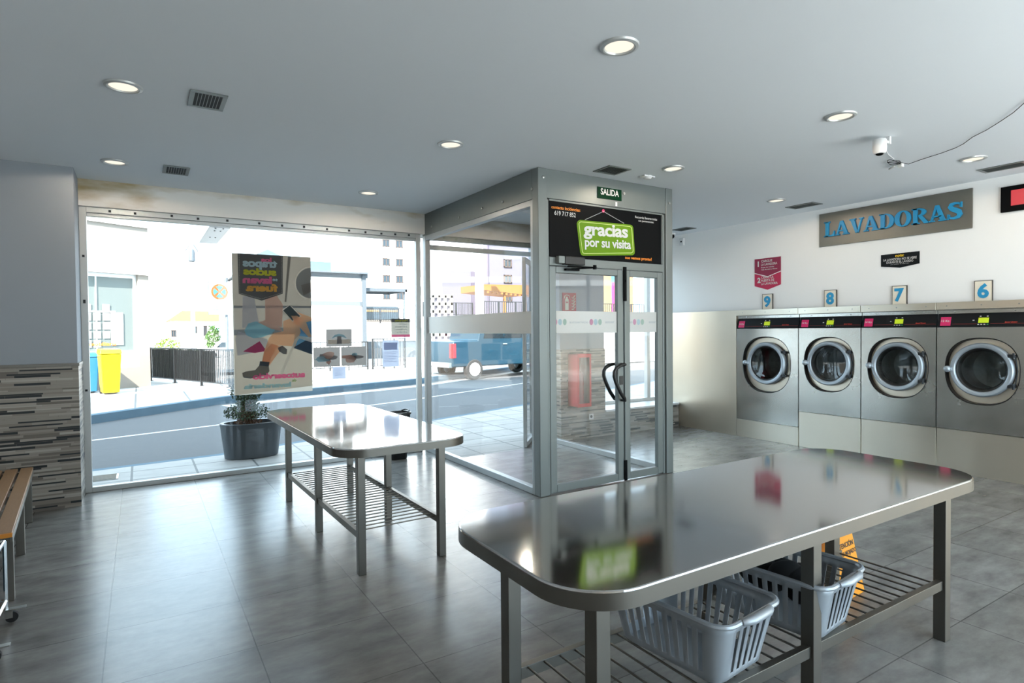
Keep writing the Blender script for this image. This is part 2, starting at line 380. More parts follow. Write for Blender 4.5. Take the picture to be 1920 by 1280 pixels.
struct(MB().box(-30, -40, -.15, 40, YB-.2, -.03).build('bounce_paving', 'bounce_paving', smooth=False), 'unseen bright paving added behind the shop to bounce sunlight in', 'pavement')  # added out of view, kept pale so sunlight bounces through the rear opening
struct(MB().box(XR, YB, 1.74, XR+.45, 7.4, CEIL).build('wall_right', 'wall_white', smooth=False), 'smooth white wall above the row of washing machines', 'wall')
struct(MB().box(XR+.40, YB, 0, XR+.55, 7.4, 1.74).build('wall_right_lower', 'wall_white', smooth=False), 'wall hidden behind the washing machines', 'wall')
struct(MB().box(XL, 6.607, 1.2827, -.477, 7.4, CEIL).build('wall_front', 'paint_grey', smooth=False), 'grey painted upper part of the pier left of the big window', 'wall')
struct(MB().box(XL, 6.59, 0, -.47, 7.4, 1.262).build('wall_front_left', 'mosaic', smooth=False), 'lower wall clad in beige and black strip mosaic left of the big window', 'wall')
struct(MB().box(XL, 6.575, 1.262, -.462, 7.0, 1.288).build('trim_1', 'cap', smooth=False, bevel=.003), 'flat brown grey metal cap strip on top of the strip mosaic', 'trim')
struct(MB().box(4.93, 6.62, 0, 5.73, 7.4, 1.27).build('wall_front_centre', 'mosaic', smooth=False), 'strip mosaic base of the pier behind the glass vestibule', 'wall')
struct(MB().box(4.93, 6.64, 1.27, 5.73, 7.4, CEIL).build('wall_front_upper', 'paint_grey', smooth=False), 'painted upper part of the pier behind the glass vestibule', 'wall')
struct(MB().box(5.73, 6.62, 0, 7.255, 7.4, .345).build('wall_front_right', 'mosaic', smooth=False), 'low strip mosaic wall below the right window', 'wall')
struct(MB().box(5.73, 6.60, .345, 7.255, 7.4, .372).build('trim_2', 'white_plastic', smooth=False, bevel=.003), 'pale flat sill on the low mosaic wall below the right window', 'sill')
# fascia above the windows
fa = MB().box(-.477, 7.05, 2.78, 4.93, 7.4, CEIL).box(5.73, 7.05, 2.78, XR, 7.4, CEIL).build('wall_front_top', 'fascia_paint', smooth=False)
struct(fa, 'boxed fascia above the shop windows with yellowed damp stains', 'wall')
def blob(cx, cz, rx, rz, n=26, seed=1):
    rnd = random.Random(seed)
    return [(cx+rx*math.cos(2*PI*k/n)*rnd.uniform(.72, 1.1), cz+rz*math.sin(2*PI*k/n)*rnd.uniform(.65, 1.1)) for k in range(n)]
# building mass over the shop: throws the shop's real shadow on the street
struct(MB().box(-9, YB-.2, CEIL+.12, 15, 7.4, 9.6).box(-9, 7.13, 0, XL, 7.4, CEIL+.12).box(XR+.25, 7.13, 0, 15, 7.4, CEIL+.12).build('wall_upper_storeys', 'fac_white', smooth=False), 'storeys of the building above the laundry', 'building')

# windows --------------------------------------------------------------
def window(name, x0, x1, z0, z1, label, fw=.06, top=.055, bolts=()):
    r = root(name, (x0, YF, z0), label, 'window', kind='structure')
    W, H = x1-x0, z1-z0
    f = MB().box(0, 0, 0, fw, .06, H).box(W-fw, 0, 0, W, .06, H).box(fw, 0, 0, W-fw, .06, .05).box(fw, 0, H-top, W-fw, .06, H)
    f.box(fw, .02, H-top-.035, W-fw, .08, H-top)
    fo = f.build('window_frame', 'alu_light', r, bevel=.004)
    MB().box(fw-.01, .028, .04, W-fw+.01, .034, H-top-.02).build('pane', 'glass', r, smooth=False)
    return r, fo
w1, w1f = window('window_1', -.477, 3.06, 0, 2.78, 'big shopfront window with grey aluminium frame left of the vestibule')
for bx in (.25, .46, .78, 1.02, 1.3, 1.62, 1.86, 2.1, 2.36, 2.62, 2.82, 3.02, 3.2, 3.38):
    MB().cb(bx, -.004, 2.752+random.uniform(-.006, .006), .022, .012, .022).build('bolt', 'vent_dark', w1f, smooth=False)
for bz, s in ((2.3, .02), (1.86, .035), (1.0, .02)):
    MB().cb(.03, -.004, bz, .02, .012, s).build('bolt', 'vent_dark', w1f, smooth=False)
w2, _ = window('window_2', 5.73, 7.33, .372, 2.78, 'window above the low mosaic wall right of the pier')
MB().box(1.30, 0, .05, 1.37, .07, 2.35).build('mullion', 'alu_light', w2, bevel=.003)

# vestibule ------------------------------------------------------------
VX0, VX1, VY0 = 3.107, 4.849, 4.519
def vest_side(name, x, s, label):
    r = root(name, (x, VY0, 0), label, 'window', kind='structure')
    L = YF-VY0+.05
    t = .07
    a, b_ = (.004, t) if s > 0 else (-t, -.004)
    f = MB().box(a, .081, 0, b_, .12, 2.76).box(a, L-.09, 0, b_, L, 2.76).box(a, .1, 0, b_, L-.09, .065).box(a, .10, 2.70, b_, L-.09, 2.76)
    f.build('window_frame', 'alu_frame', r, bevel=.006)
    g = MB().box(a-.002, .081, 2.76, b_+.002, L, CEIL).build('header_beam', 'alu', r, bevel=.006)
    MB().box(a+t*.45, .09, .055, a+t*.55, L-.08, 2.71).build('pane', 'glass', r, smooth=False)
    xx = a+t*.45-.003
    MB().box(xx-.0012, .10, 1.513, xx, L-.09, 1.724).build('frosted_band', 'frost', r, smooth=False)
    if s > 0:
        for q, zz in ((.07, 2.85), (.6, 2.83), (1.02, 2.84), (1.55, 2.83), (2.3, 2.84)):
            MB().lathe([(.001, -.012), (.012, -.01), (.013, 0)], 12, 'x', (-.003, q, zz)).build('bolt', 'steel_dark', r)
    return r
vest_side('window_3', VX0, 1, 'tall left glass side of the entrance vestibule with frosted band')
vest_side('window_4', VX1, -1, 'right glass side of the entrance vestibule beside the mosaic pier')
fr = root('door_1', (VX0, VY0, 0), 'grey aluminium door frame with header beam around the vestibule doors', 'door frame', kind='structure')
W = VX1-VX0
fm = MB().box(0, -.02, 0, .105, .08, CEIL-.001).box(W-.10, -.02, 0, W, .08, CEIL-.001)
fm.box(.105, 0, 0, .135, .07, 2.76).box(W-.13, 0, 0, W-.10, .07, 2.76)
fm.build('jamb', 'alu', fr, bevel=.008)
MB().box(.105, -.012, 2.765, W-.10, .07, CEIL-.001).build('header_beam', 'alu', fr, bevel=.004)
MB().box(.135, -.002, 2.228-.08, W-.13, .07, 2.228).box(.135, -.002, 2.745, W-.13, .07, 2.765).build('transom_rail', 'alu', fr, bevel=.004)
for q in ((.06, 2.95), (1.05, 2.91), (W-.05, 2.88)):
    MB().lathe([(.001, -.008), (.014, -.006), (.015, 0)], 14, 'y', (q[0], -.02, q[1])).build('bolt', 'steel_dark', fr)
for q in (.95,):
    MB().box(q-.012, -.016, 2.775, q+.012, -.012, 2.815).build('sensor', 'white_plastic', fr, smooth=False)
# sign panel in the transom
def P(w, z): return w-VX0, z
sg = root('sign_panel', (0, VY0-.006, 0), 'black panel above the vestibule doors with a lime green hanging sign drawn on it', 'sign')
MB().box(3.242, 0, 2.228, 4.689, .02, 2.745).build('board', 'black', sg, smooth=False)
MB().prism([(3.56, 2.56), (3.575, 2.585), (3.60, 2.597), (4.25, 2.607), (4.275, 2.60), (4.288, 2.58), (4.31, 2.34), (4.305, 2.315), (4.28, 2.30), (3.64, 2.257), (3.612, 2.265), (3.60, 2.29)], -.004, 0).build('green_plate', 'lime', sg, smooth=False)
inner = [(3.585, 2.56), (3.597, 2.575), (3.615, 2.58), (4.24, 2.588), (4.258, 2.582), (4.266, 2.566), (4.285, 2.35), (4.28, 2.332), (4.262, 2.322), (3.65, 2.28), (3.632, 2.284), (3.623, 2.30)]
MB().tube([(x, -.005, z) for x, z in inner], .0032, 5, closed=True).build('outline', 'lime_line', sg)
text(sg, 'lettering', 'gracias', 'print_white', 3.640, 2.418, y=-.0075, w=.575, h=.158, bold=.03, rot=1.2, tight=.94)
text(sg, 'lettering', 'por su visita', 'print_white', 3.655, 2.318, y=-.0075, w=.60, h=.115, bold=.025, rot=1.2, tight=.96)
text(sg, 'lettering', 'contacto incidencias:', 'print_orange', 3.265, 2.675, y=-.001, w=.34, h=.030, bold=.02)
text(sg, 'lettering', '619 717 852', 'print_white', 3.30, 2.617, y=-.001, w=.25, h=.042, bold=.01)
text(sg, 'lettering', 'Recuerde llevarse todas', 'print_white', 4.32, 2.682, y=-.001, w=.31, h=.024, bold=.005)
text(sg, 'lettering', 'sus pertenencias.', 'print_white', 4.365, 2.645, y=-.001, w=.22, h=.024, bold=.005)
text(sg, 'lettering', 'nos vemos pronto!', 'print_orange', 4.18, 2.248, y=-.001, w=.37, h=.040, bold=.025)
for a, b_ in (((3.895, 2.707), (3.655, 2.602)), ((3.895, 2.707), (4.17, 2.612))):
    mb = MB()
    n = 15
    for k in range(n):
        t0, t1 = k/n, (k+.6)/n
        p, q = Vector(a).lerp(Vector(b_), t0), Vector(a).lerp(Vector(b_), t1)
        mb.tube([(p.x, -.003, p.y), (q.x, -.003, q.y)], .003, 5)
    mb.build('drawn_chain', 'print_white', sg)
MB().prism(circ(3.895, 2.712, .017, 10), -.003, 0).build('drawn_pin', 'magenta', sg, smooth=False)
ex = root('exit_sign', (3.968, VY0-.013, 2.885), 'small dark green SALIDA exit sign on the header above the vestibule doors', 'sign')
MB().box(-.155, -.008, -.055, .155, 0, .055).build('board', 'green_sign', ex, smooth=False)
text(ex, 'lettering', 'SALIDA', 'print_white', 0, -.018, y=-.0092, w=.235, h=.062, bold=.02, align='C')

def leaf(name, x0, x1, label, handle):
    r = root(name, (x0, VY0, 0), label, 'door', kind='structure')
    W = x1-x0; H = 2.143; st = .075
    MB().box(0, .0, .012, st, .05, H).box(W-st, .0, .012, W, .05, H).box(st, .0, .012, W-st, .05, .085).box(st, .0, H-.062, W-st, .05, H).build('leaf_frame', 'alu', r, bevel=.006)
    MB().box(st-.008, .022, .078, W-st+.008, .028, H-.055).build('pane', 'glass', r, smooth=False)
    MB().box(st, .018, 1.513, W-st, .0195, 1.724).build('frosted_band', 'frost', r, smooth=False)
    return r
d2 = leaf('door_2', 3.242, 4.157, 'wide glazed door leaf of the vestibule with black handle', True)
d3 = leaf('door_3', 4.175, 4.716, 'narrow glazed door leaf of the vestibule beside the steel wall', False)
film('dot_pink', 'eab4cd', .4); film('dot_blue', 'cfe4ea', .4); film('dot_green', 'c4dacd', .4); film('faint_ink', 'c9cdcf', .4)
for r, xs, ts in ((d2, (3.318, 3.754), ((3.483, .23), (3.93, .12))), (d3, (4.327,), ((4.26, .035), (4.53, .10)))):
    ox = r.location.x
    for x in xs:
        for i, m_ in enumerate(('dot_pink', 'dot_blue', 'dot_green')):
            MB().prism(circ(x+.055*i-ox, 1.62, .022, 16, rz=.03), .0165, .018).build('printed_dot', m_, r, smooth=False)
    for x, w in ts:
        text(r, 'lettering', 'autoservicio' if w > .2 else ('auto' if w < .05 else 'autoser'), 'faint_ink', x-ox, 1.608, y=.0165, w=w, h=.022, bold=.01)
hd = [(-.0, 1.192), (-.06, 1.185), (-.115, 1.16), (-.140, 1.125), (-.142, 1.08), (-.125, 1.03), (-.095, .97), (-.055, .905), (-.01, .85), (.0, .832)]
def handle(r, x, yoff, ys):
    pts = [(x+a, yoff, z) for a, z in hd]
    pts = [(x, ys, 1.195)]+pts[:]+[(x, ys, .828)]
    MB().tube(pts, [.012, .016]+[.019]*(len(pts)-4)+[.016, .012], 12).build('door_handle', 'black_plastic', r)
handle(d2, 4.125-3.242, -.055, 0); handle(d2, 4.125-3.242, .105, .05)
MB().box(4.100-3.242, -.006, .985, 4.145-3.242, 0, 1.075).build('lock', 'black_plastic', d2, bevel=.002)
MB().box(-.022, -.02, 1.83, .012, -.002, 2.175).box(-.010, -.028, 2.02, .0, -.018, 2.05).build('flush_bolt', 'black', d3, bevel=.002)
MB().box(-.022, -.018, .008, .012, -.002, .215).build('flush_bolt', 'black', d3, bevel=.002)
dc = root('door_closer', (3.31, VY0-.004, 2.15), 'black door closer with folding arm at the top of the wide vestibule door', 'door closer')
MB().box(.0, -.055, .015, .07, 0, .085).build('end_cap', 'alu', dc, bevel=.006)
MB().box(.07, -.06, .008, .31, 0, .085).build('body', 'black_plastic', dc, bevel=.008)
MB().tube([(.11, -.04, -.008), (.39, -.10, -.012)], .008, 6).tube([(.39, -.10, -.014), (.16, -.03, -.03)], .007, 6).lathe([(.001, -.03), (.018, -.03), (.018, .01), (.001, .01)], 14, 'z', (.39, -.10, 0)).build('arm', 'black', dc)
MB().box(.10, -.035, -.045, .26, -.001, -.025).build('shoe', 'black', dc, bevel=.003)
# exterior leaf of the vestibule, folded open
dx = root('door_4', (4.70, 7.02, 0), 'outer glass door of the vestibule folded open against its right side', 'door', -133, kind='structure')
MB().box(0, 0, .01, .05, .045, 2.5).box(.62, 0, .01, .67, .045, 2.5).box(.05, 0, .01, .62, .045, .07).box(.05, 0, 2.44, .62, .045, 2.5).build('leaf_frame', 'alu_light', dx, bevel=.004)
MB().box(.045, .02, .06, .625, .026, 2.45).build('pane', 'glass', dx, smooth=False)
struct(MB().box(3.175, 7.08, 2.72, 4.78, 7.16, 2.78).box(3.175, 7.11, 2.60, 4.78, 7.17, 2.66).build('trim_3', 'alu', smooth=False, bevel=.003), 'grey rail over the outer opening of the vestibule', 'trim')

# ------------------------------------------------------------------ WASHER WALL (steel)
XS = 7.26
def cl(name, y0, y1, z0, z1, label, cat='cladding', m='steel_clad', x0=XS):
    return struct(MB().box(x0, y0, z0, XR, y1, z1).build(name, m, smooth=False, bevel=.002), label, cat)
cl('trim_4', 5.545, 7.06, 0, 1.80, 'plain brushed steel wall panel between window bench and washing machines')
cl('trim_5', YB, 2.195, 0, 1.80, 'plain brushed steel wall panel past the last washing machine')
pl = [(5.54, 4.592, .245), (4.586, 3.80, .455), (3.795, 3.01, .455), (3.004, 2.205, .455)]
for i, (a, b_, h) in enumerate(pl):
    cl('trim_%d' % (6+i), b_+.002, a-.002, 0, h, ['low steel plinth under washing machine nine', 'steel plinth under washing machine eight', 'steel plinth under washing machine seven', 'steel plinth under washing machine six'][i], 'plinth')

for i, (a, b_) in enumerate(((5.54, 4.592), (4.588, 3.80), (3.796, 3.01), (3.006, 2.2))):
    t = cl('trim_%d' % (11+i), b_+.001, a-.001, 1.722, 1.80, ['steel cover strip above washing machine nine', 'steel cover strip above washing machine eight', 'steel cover strip above washing machine seven', 'steel cover strip above washing machine six'][i], 'trim', 'steel_clad', 7.245)
    for q in (.12, .5, .88):
        MB().lathe([(.001, -.004), (.006, -.003), (.007, 0)], 8, 'x', (7.245, b_+(a-b_)*q, 1.762)).build('screw', 'steel_dark', t)

def superell(rx, rz, n, p=2.35, cx=0, cz=0):
    out = []
    for k in range(n):
        t = 2*PI*k/n; c, s_ = math.cos(t), math.sin(t)
        out.append((cx+rx*math.copysign(abs(c)**(2/p), c), cz+rz*math.copysign(abs(s_)**(2/p), s_)))
    return out
def rect_pts(x0, z0, x1, z1, cx, cz, ref):
    out = []
    for (x, z) in ref:
        dx_, dz_ = x-cx, z-cz; ts = []
        if dx_ > 1e-9: ts.append((x1-cx)/dx_)
        if dx_ < -1e-9: ts.append((x0-cx)/dx_)
        if dz_ > 1e-9: ts.append((z1-cz)/dz_)
        if dz_ < -1e-9: ts.append((z0-cz)/dz_)
        t = min(ts); out.append((cx+dx_*t, cz+dz_*t))
    # snap nearest to corners
    for c in ((x0, z0), (x1, z0), (x1, z1), (x0, z1)):
        i = min(range(len(out)), key=lambda i: (out[i][0]-c[0])**2+(out[i][1]-c[1])**2); out[i] = c
    return out
def washer(yl, w, z0, cz, R, sx, szt, szb, kg, num, label, display=True):
    """front only stands proud of the wall; local x from left edge, local -y to the room"""
    r = wallroot('washing_machine', yl, 0, label, 'washing machine', XS, 'stainless washing machines built into the wall')
    cx = w/2; top = 1.535; n = 72; D = .055
    ref = [(cx+dx_, cz+(dz_*szt if dz_ > 0 else dz_*szb)) for dx_, dz_ in [(a*sx, b) for a, b in superell(1, 1, n, 2.4)]]
    outer = rect_pts(.004, z0, w-.004, top, cx, cz, ref)
    mb = MB(); V = lambda pts, y: [(x, y, z) for x, z in pts]
    corners = [(.004, z0), (w-.004, z0), (w-.004, top), (.004, top)]
    mb.loft([V(corners, .035), V(corners, 0)])
    mb.loft([V(ref, 0), V([(cx+(x-cx)*.985, cz+(z-cz)*.985) for x, z in ref], .012)])
    mb.b.verts.ensure_lookup_table()
    oc = [mb.b.verts[i] for i in range(4, 8)]; rc = [mb.b.verts[8+i] for i in range(n)]
    ed = [mb.b.edges.get((L_[i], L_[(i+1) % len(L_)])) for L_ in (oc, rc) for i in range(len(L_))]
    bmesh.ops.triangle_fill(mb.b, use_beauty=True, use_dissolve=False, edges=ed)
    mb.build('front_panel', 'steel', r)
    hole = circ(cx, cz, R-.028, n)
    mb = MB(); rin = [(cx+(x-cx)*.955, cz+(z-cz)*.955) for x, z in ref]
    mb.loft([V(rin, D), V(hole, D), V(hole, D+.02)]); mb.build('recess_plate', 'steel_clad', r)
    mb = MB(); mb.loft([V([(cx+(x-cx)*.988, cz+(z-cz)*.988) for x, z in ref], .003), V([(cx+(x-cx)*.972, cz+(z-cz)*.972) for x, z in ref], .004), V([(cx+(x-cx)*.955, cz+(z-cz)*.955) for x, z in ref], D)])
    mb.build('gasket', 'gasket', r)
    dr = root('door', (cx, 0, cz), None, None); dr.parent = r
    k = R/.283
    prof = [(.225*k, .045), (.223*k, -.004), (.227*k, -.014), (.238*k, -.021), (.262*k, -.020), (.272*k, -.010), (.277*k, .010), (.272*k, .04)]
    MB().lathe(prof, 72, 'y').build('ring', 'ring', dr)
    MB().lathe([(.226*k, .0), (.212*k, .003), (.196*k, .02), (.19*k, .05)], 64, 'y').build('inner_seal', 'gasket', dr)
    MB().lathe([(.213*k, .006), (.17*k, .012), (.11*k, .02), (.05*k, .024), (.002, .025)], 64, 'y').build('door_glass', 'washer_glass', dr)
    MB().tube([(-.275*k, -.01, 0), (-.245*k, -.022, 0)], .019, 12).sphere((-.284*k, -.036, 0), .035, 3).build('knob', 'ring', dr)
    mb = MB()
    for sz in (1, -1):
        mb.box(.222*k, -.018, sz*.15*k-.016, .285*k, .02, sz*.15*k+.016)
        mb.tube([(.27*k, -.01, sz*.15*k-.03), (.27*k, -.01, sz*.15*k+.03)], .011, 10)
    mb.tube([(.275*k, .012, -.16*k), (.295*k, .012, 0), (.275*k, .012, .16*k)], .006, 8)
    mb.build('hinge', 'hinge_metal', dr, bevel=.003)
    MB().box(.012, .07, z0, w-.012, .38, 1.70).build('housing', 'black_matte', r, smooth=False) if False else None
    # drum
    prof = [(.195*k, .055)]
    for q in range(8):
        prof += [(.235*k, .07+q*.035), (.228*k, .085+q*.035)]
    prof += [(.20*k, .36), (.12*k, .37), (.03*k, .35), (.001, .34)]
    MB().lathe(prof, 48, 'y').build('drum', 'drum', dr)
    # control panel leaning back into the wall
    def q(x, z): return (x+.0, .0+(z-1.54)*.30, z)
    mb = MB()
    mb.hull8([(.004, .001, 1.537), (w-.004, .001, 1.537), (w-.004, .03, 1.537), (.004, .03, 1.537)], [(.004, .040, 1.679), (w-.004, .040, 1.679), (w-.004, .055, 1.679), (.004, .055, 1.679)])
    cp = mb.build('control_panel', 'panel_black', r, smooth=False)
    MB().hull8([(.004, .024, 1.679), (w-.004, .024, 1.679), (w-.004, .05, 1.679), (.004, .05, 1.679)], [(.004, .024, 1.718), (w-.004, .024, 1.718), (w-.004, .05, 1.718), (.004, .05, 1.718)]).build('top_lip', 'steel', r, bevel=.002)
    for xx in (.16, w-.13):
        MB().lathe([(.001, -.007), (.008, -.005), (.009, 0)], 10, 'y', (xx, .024, 1.70)).build('screw', 'chrome', r)
    sl_ = .275
    def pq(x0_, z0_, x1_, z1_, m_, nme, e=.0015):
        g = MB().hull8([(x0_, (z0_-1.537)*sl_-e, z0_), (x1_, (z0_-1.537)*sl_-e, z0_), (x1_, (z0_-1.537)*sl_+.002, z0_), (x0_, (z0_-1.537)*sl_+.002, z0_)],
                       [(x0_, (z1_-1.537)*sl_-e, z1_), (x1_, (z1_-1.537)*sl_-e, z1_), (x1_, (z1_-1.537)*sl_+.002, z1_), (x0_, (z1_-1.537)*sl_+.002, z1_)])
        return g.build(nme, m_, cp, smooth=False)
    pq(.03, 1.552, .125, 1.645, 'magenta', 'weight_label')
    t = text_mb(kg, .0775, 1.585, y=0, w=.078, h=.030, bold=.02, align='C')
    for v in t.b.verts: v.co.y = (v.co.z-1.537)*sl_-.003
    t.build('lettering', 'print_white', cp, smooth=False, fix=False)
    lx = w*.46
    pq(lx, 1.580, lx+.088, 1.632, 'lcd', 'display')
    for i in range(3): pq(lx-.004+.026*i, 1.560, lx+.010+.026*i, 1.568, 'print_white', 'button')
    pq(lx-.004+.078, 1.560, lx+.010+.078, 1.568, 'green_btn', 'button')
    for xx in (lx+.008, lx+.068): pq(xx, 1.642, xx+.014, 1.651, 'print_white', 'indicator')
    pq(lx-.05, 1.602, lx-.034, 1.611, 'print_white', 'indicator')
    pq(.14, 1.5685, lx-.01, 1.5705, 'red_line', 'red_stripe'); pq(lx+.105, 1.5705, w-.01, 1.5725, 'red_line', 'red_stripe')
    t = text_mb('Speed Queen', w*.80, 1.575, y=0, w=.10, h=.016, bold=.02, align='C', shear=.3)
    for v in t.b.verts: v.co.y = (v.co.z-1.537)*sl_-.003
    t.build('lettering', 'red_print', cp, smooth=False, fix=False)
    return r
mat('hinge_metal', '3a3d40', .45, .8); mat('red_print', 'd8402e', .5); mat('drum', (.28, .29, .29), .42, .9, noise=.2, nscale=30)
glass('washer_glass', (.55, .60, .60), 1.6)
washer(5.54, .948, .25, 1.062, .298, .372, .365, .405, '18 Kg.', 9, 'stainless washing machine below number nine, lowest and leftmost in the row')
washer(4.588, .788, .46, 1.098, .283, .322, .33, .36, '14 Kg.', 8, 'stainless washing machine below number eight')
washer(3.797, .787, .46, 1.098, .283, .322, .33, .36, '14 Kg.', 7, 'stainless washing machine below number seven')
washer(3.007, .80, .46, 1.098, .283, .322, .33, .36, '12 Kg.', 6, 'stainless washing machine below number six, at the right edge of the photo')

def wz(z, x=7.31): return 1.55+(z-1.55)*x/XS
def wy(y, x=7.31): return y*x/XS
# number plaques stand on the cover strip
for nn, yy, lab in (('9', 5.047, 'blue number nine on a small cream plaque'), ('8', 4.175, 'blue number eight on a small cream plaque'), ('7', 3.383, 'blue number seven on a small cream plaque'), ('6', 2.595, 'blue number six on a small cream plaque')):
    p = wallroot('number_plaque', wy(yy, 7.30), 1.80, lab, 'plaque', 7.315, 'number plaques above the washing machines')
    MB().box(-.073, -.008, 0, .073, .012, .208).build('plate', 'cream', p, bevel=.002)
    MB().box(-.077, -.011, .205, .077, .013, .211).box(-.077, -.010, 0, -.073, .013, .205).box(.073, -.010, 0, .077, .013, .205).build('rim', 'steel_leg', p)
    text(p, 'numeral', nn, 'blue_letter', 0, .030, y=-.009, h=.152, w=.098, bold=.035, align='C', depth=.006)
# LAVADORAS
lv = wallroot('wall_sign', wy(4.315), 2.56, 'long brushed steel sign with blue letters LAVADORAS on the white wall', 'sign', 7.325)
LW = wy(4.315-2.69)
MB().box(0, -.014, 0, LW, 0, .412).build('plate', 'steel_sign', lv, bevel=.002) if False else None
steel('steel_sign', (.235, .225, .195), .5, 3, (1, 1, 1), .14)
MB().box(0, -.014, 0, LW, 0, .412).build('plate', 'steel_sign', lv, bevel=.002)
def el(cx, cz, rx, rz, a0, a1, n=18): return [(cx+rx*math.cos(math.radians(a0+(a1-a0)*k/(n-1))), cz+rz*math.sin(math.radians(a0+(a1-a0)*k/(n-1)))) for k in range(n)]
def strip(o, i): return [[o[k], o[k+1], i[k+1], i[k]] for k in range(len(o)-1)]
Bx = lambda a, b, c, d: [(a, b), (c, b), (c, d), (a, d)]
G = {}
G['L'] = (.80, [Bx(.10, 0, .34, 1), Bx(0, .92, .44, 1), Bx(0, 0, .78, .085), [(.54, .085), (.78, .085), (.78, .34), (.71, .34), (.66, .16)]])
G['A'] = (1.0, [[(.36, 1), (.56, 1), (.92, .04), (.64, .04)], [(.36, 1), (.44, .80), (.19, .04), (.09, .04)], Bx(.22, .27, .70, .35), Bx(0, 0, .32, .08), Bx(.54, 0, 1.0, .08)])
G['V'] = (.96, [[(.06, .96), (.34, .96), (.60, .0), (.43, 0)], [(.50, 0), (.60, 0), (.88, .96), (.79, .96)], Bx(0, .92, .44, 1), Bx(.66, .92, .96, 1)])
G['D'] = (.96, [Bx(.10, 0, .34, 1), Bx(0, .92, .4, 1), Bx(0, 0, .4, .08)]+strip(el(.38, .5, .57, .5, -90, 90), el(.38, .5, .30, .42, -90, 90)))
G['O'] = (1.02, strip(el(.5, .5, .5, .52, 0, 360, 40), el(.5, .5, .24, .44, 0, 360, 40)))
G['R'] = (.98, [Bx(.10, 0, .34, 1), Bx(0, .92, .4, 1), Bx(0, 0, .44, .08), [(.38, .5), (.60, .52), (.98, .04), (.98, 0), (.72, 0)]]+strip(el(.38, .74, .46, .26, -90, 90), el(.38, .74, .20, .18, -90, 90)))
sp = [(.72, .80, .04), (.62, .93, .06), (.42, .955, .07), (.22, .90, .10), (.16, .76, .13), (.26, .63, .14), (.46, .53, .15), (.62, .42, .15), (.68, .27, .13), (.58, .11, .10), (.38, .045, .07), (.18, .08, .06), (.07, .22, .04)]
so_, si_ = [], []
for k, (x, z, w) in enumerate(sp):
    a = sp[max(k-1, 0)]; b_ = sp[min(k+1, len(sp)-1)]; d = Vector((b_[0]-a[0], b_[1]-a[1])).normalized()
    so_.append((x-d.y*w, z+d.x*w)); si_.append((x+d.y*w, z-d.x*w))
G['S'] = (.84, strip(so_, si_)+[[(.66, .70), (.78, .66), (.78, 1), (.72, 1)], [(.02, 0), (.08, 0), (.14, .3), (.02, .34)]])
tot = sum(G[c][0]+.015 for c in 'LAVADORAS'); sxl = (LW-.15)/tot; xx = .075
for i, c in enumerate('LAVADORAS'):
    h = .172 if i else .185
    mb = MB()
    for poly in G[c][1]:
        mb.prism([(xx+x*sxl, .115+z*h) for x, z in poly], -.034, -.0145)
    mb.build('letter', 'blue_letter', lv, smooth=False)
    xx += (G[c][0]+.015)*sxl
# instruction sign
ins = wallroot('instruction_sign', wy(5.249), 2.14, 'crimson two step instruction sign with chevron ends above number nine', 'sign', 7.329)
iw = wy(.398); 
MB().prism([(0, .365), (iw, .365), (iw, .175), (iw/2, .115), (0, .175)], -.006, 0).build('upper_panel', 'maroon', ins, smooth=False)
MB().prism([(0, .162), (iw/2, .102), (iw, .162), (iw, -.01), (iw/2, -.07), (0, -.01)], -.006, 0).build('lower_panel', 'crimson', ins, smooth=False)
text(ins, 'numeral', '1', 'print_white', .05, .255, y=-.0075, h=.075, bold=.05); text(ins, 'numeral', '2', 'print_white', .045, .03, y=-.0075, h=.075, bold=.05)
for t_, x, z, w, h in (('CARGUE', .105, .31, .17, .033), ('LA LAVADORA', .105, .265, .245, .033), ('Ropas de mezclar', .105, .228, .20, .02), ('ropa de color y blanca', .105, .198, .245, .02), ('CIERRE LA', .105, .085, .19, .033), ('PUERTA DE', .105, .042, .20, .033), ('LA LAVADORA', .105, -.001, .25, .033)):
    text(ins, 'lettering', t_, 'print_white', x, z, y=-.0075, w=w, h=h, bold=.015)
nt_ = wallroot('notice_sign', wy(3.583), 2.245, 'black notice with chevron bottom below the long steel sign', 'sign', 7.329)
nw = wy(.40)
MB().prism([(0, .135), (nw, .135), (nw, .0), (nw/2, -.03), (0, .0)], -.006, 0).build('board', 'panel_black', nt_, smooth=False)
text(nt_, 'lettering', 'nota:', 'print_yellow', nw/2, .095, y=-.0075, w=.09, h=.028, bold=.03, align='C')
text(nt_, 'lettering', 'LA LAVADORA NO SE ABRE', 'print_white', nw/2, .058, y=-.0075, w=.35, h=.026, bold=.01, align='C')
text(nt_, 'lettering', 'DURANTE EL LAVADO', 'print_white', nw/2, .026, y=-.0075, w=.28, h=.026, bold=.01, align='C')
text(nt_, 'lettering', 'por motivos de seguridad', 'print_white', nw/2, .008, y=-.0075, w=.19, h=.010, align='C')
tv = wallroot('display_board', wy(2.452), wz(2.665), 'black framed board with a red face near the ceiling at the right edge', 'sign', 7.329)
MB().box(0, -.03, 0, .6, 0, .25).build('case', 'black', tv, bevel=.003)
MB().box(.085, -.032, .055, .54, -.029, .205).build('red_face', 'screen_red', tv, smooth=False)

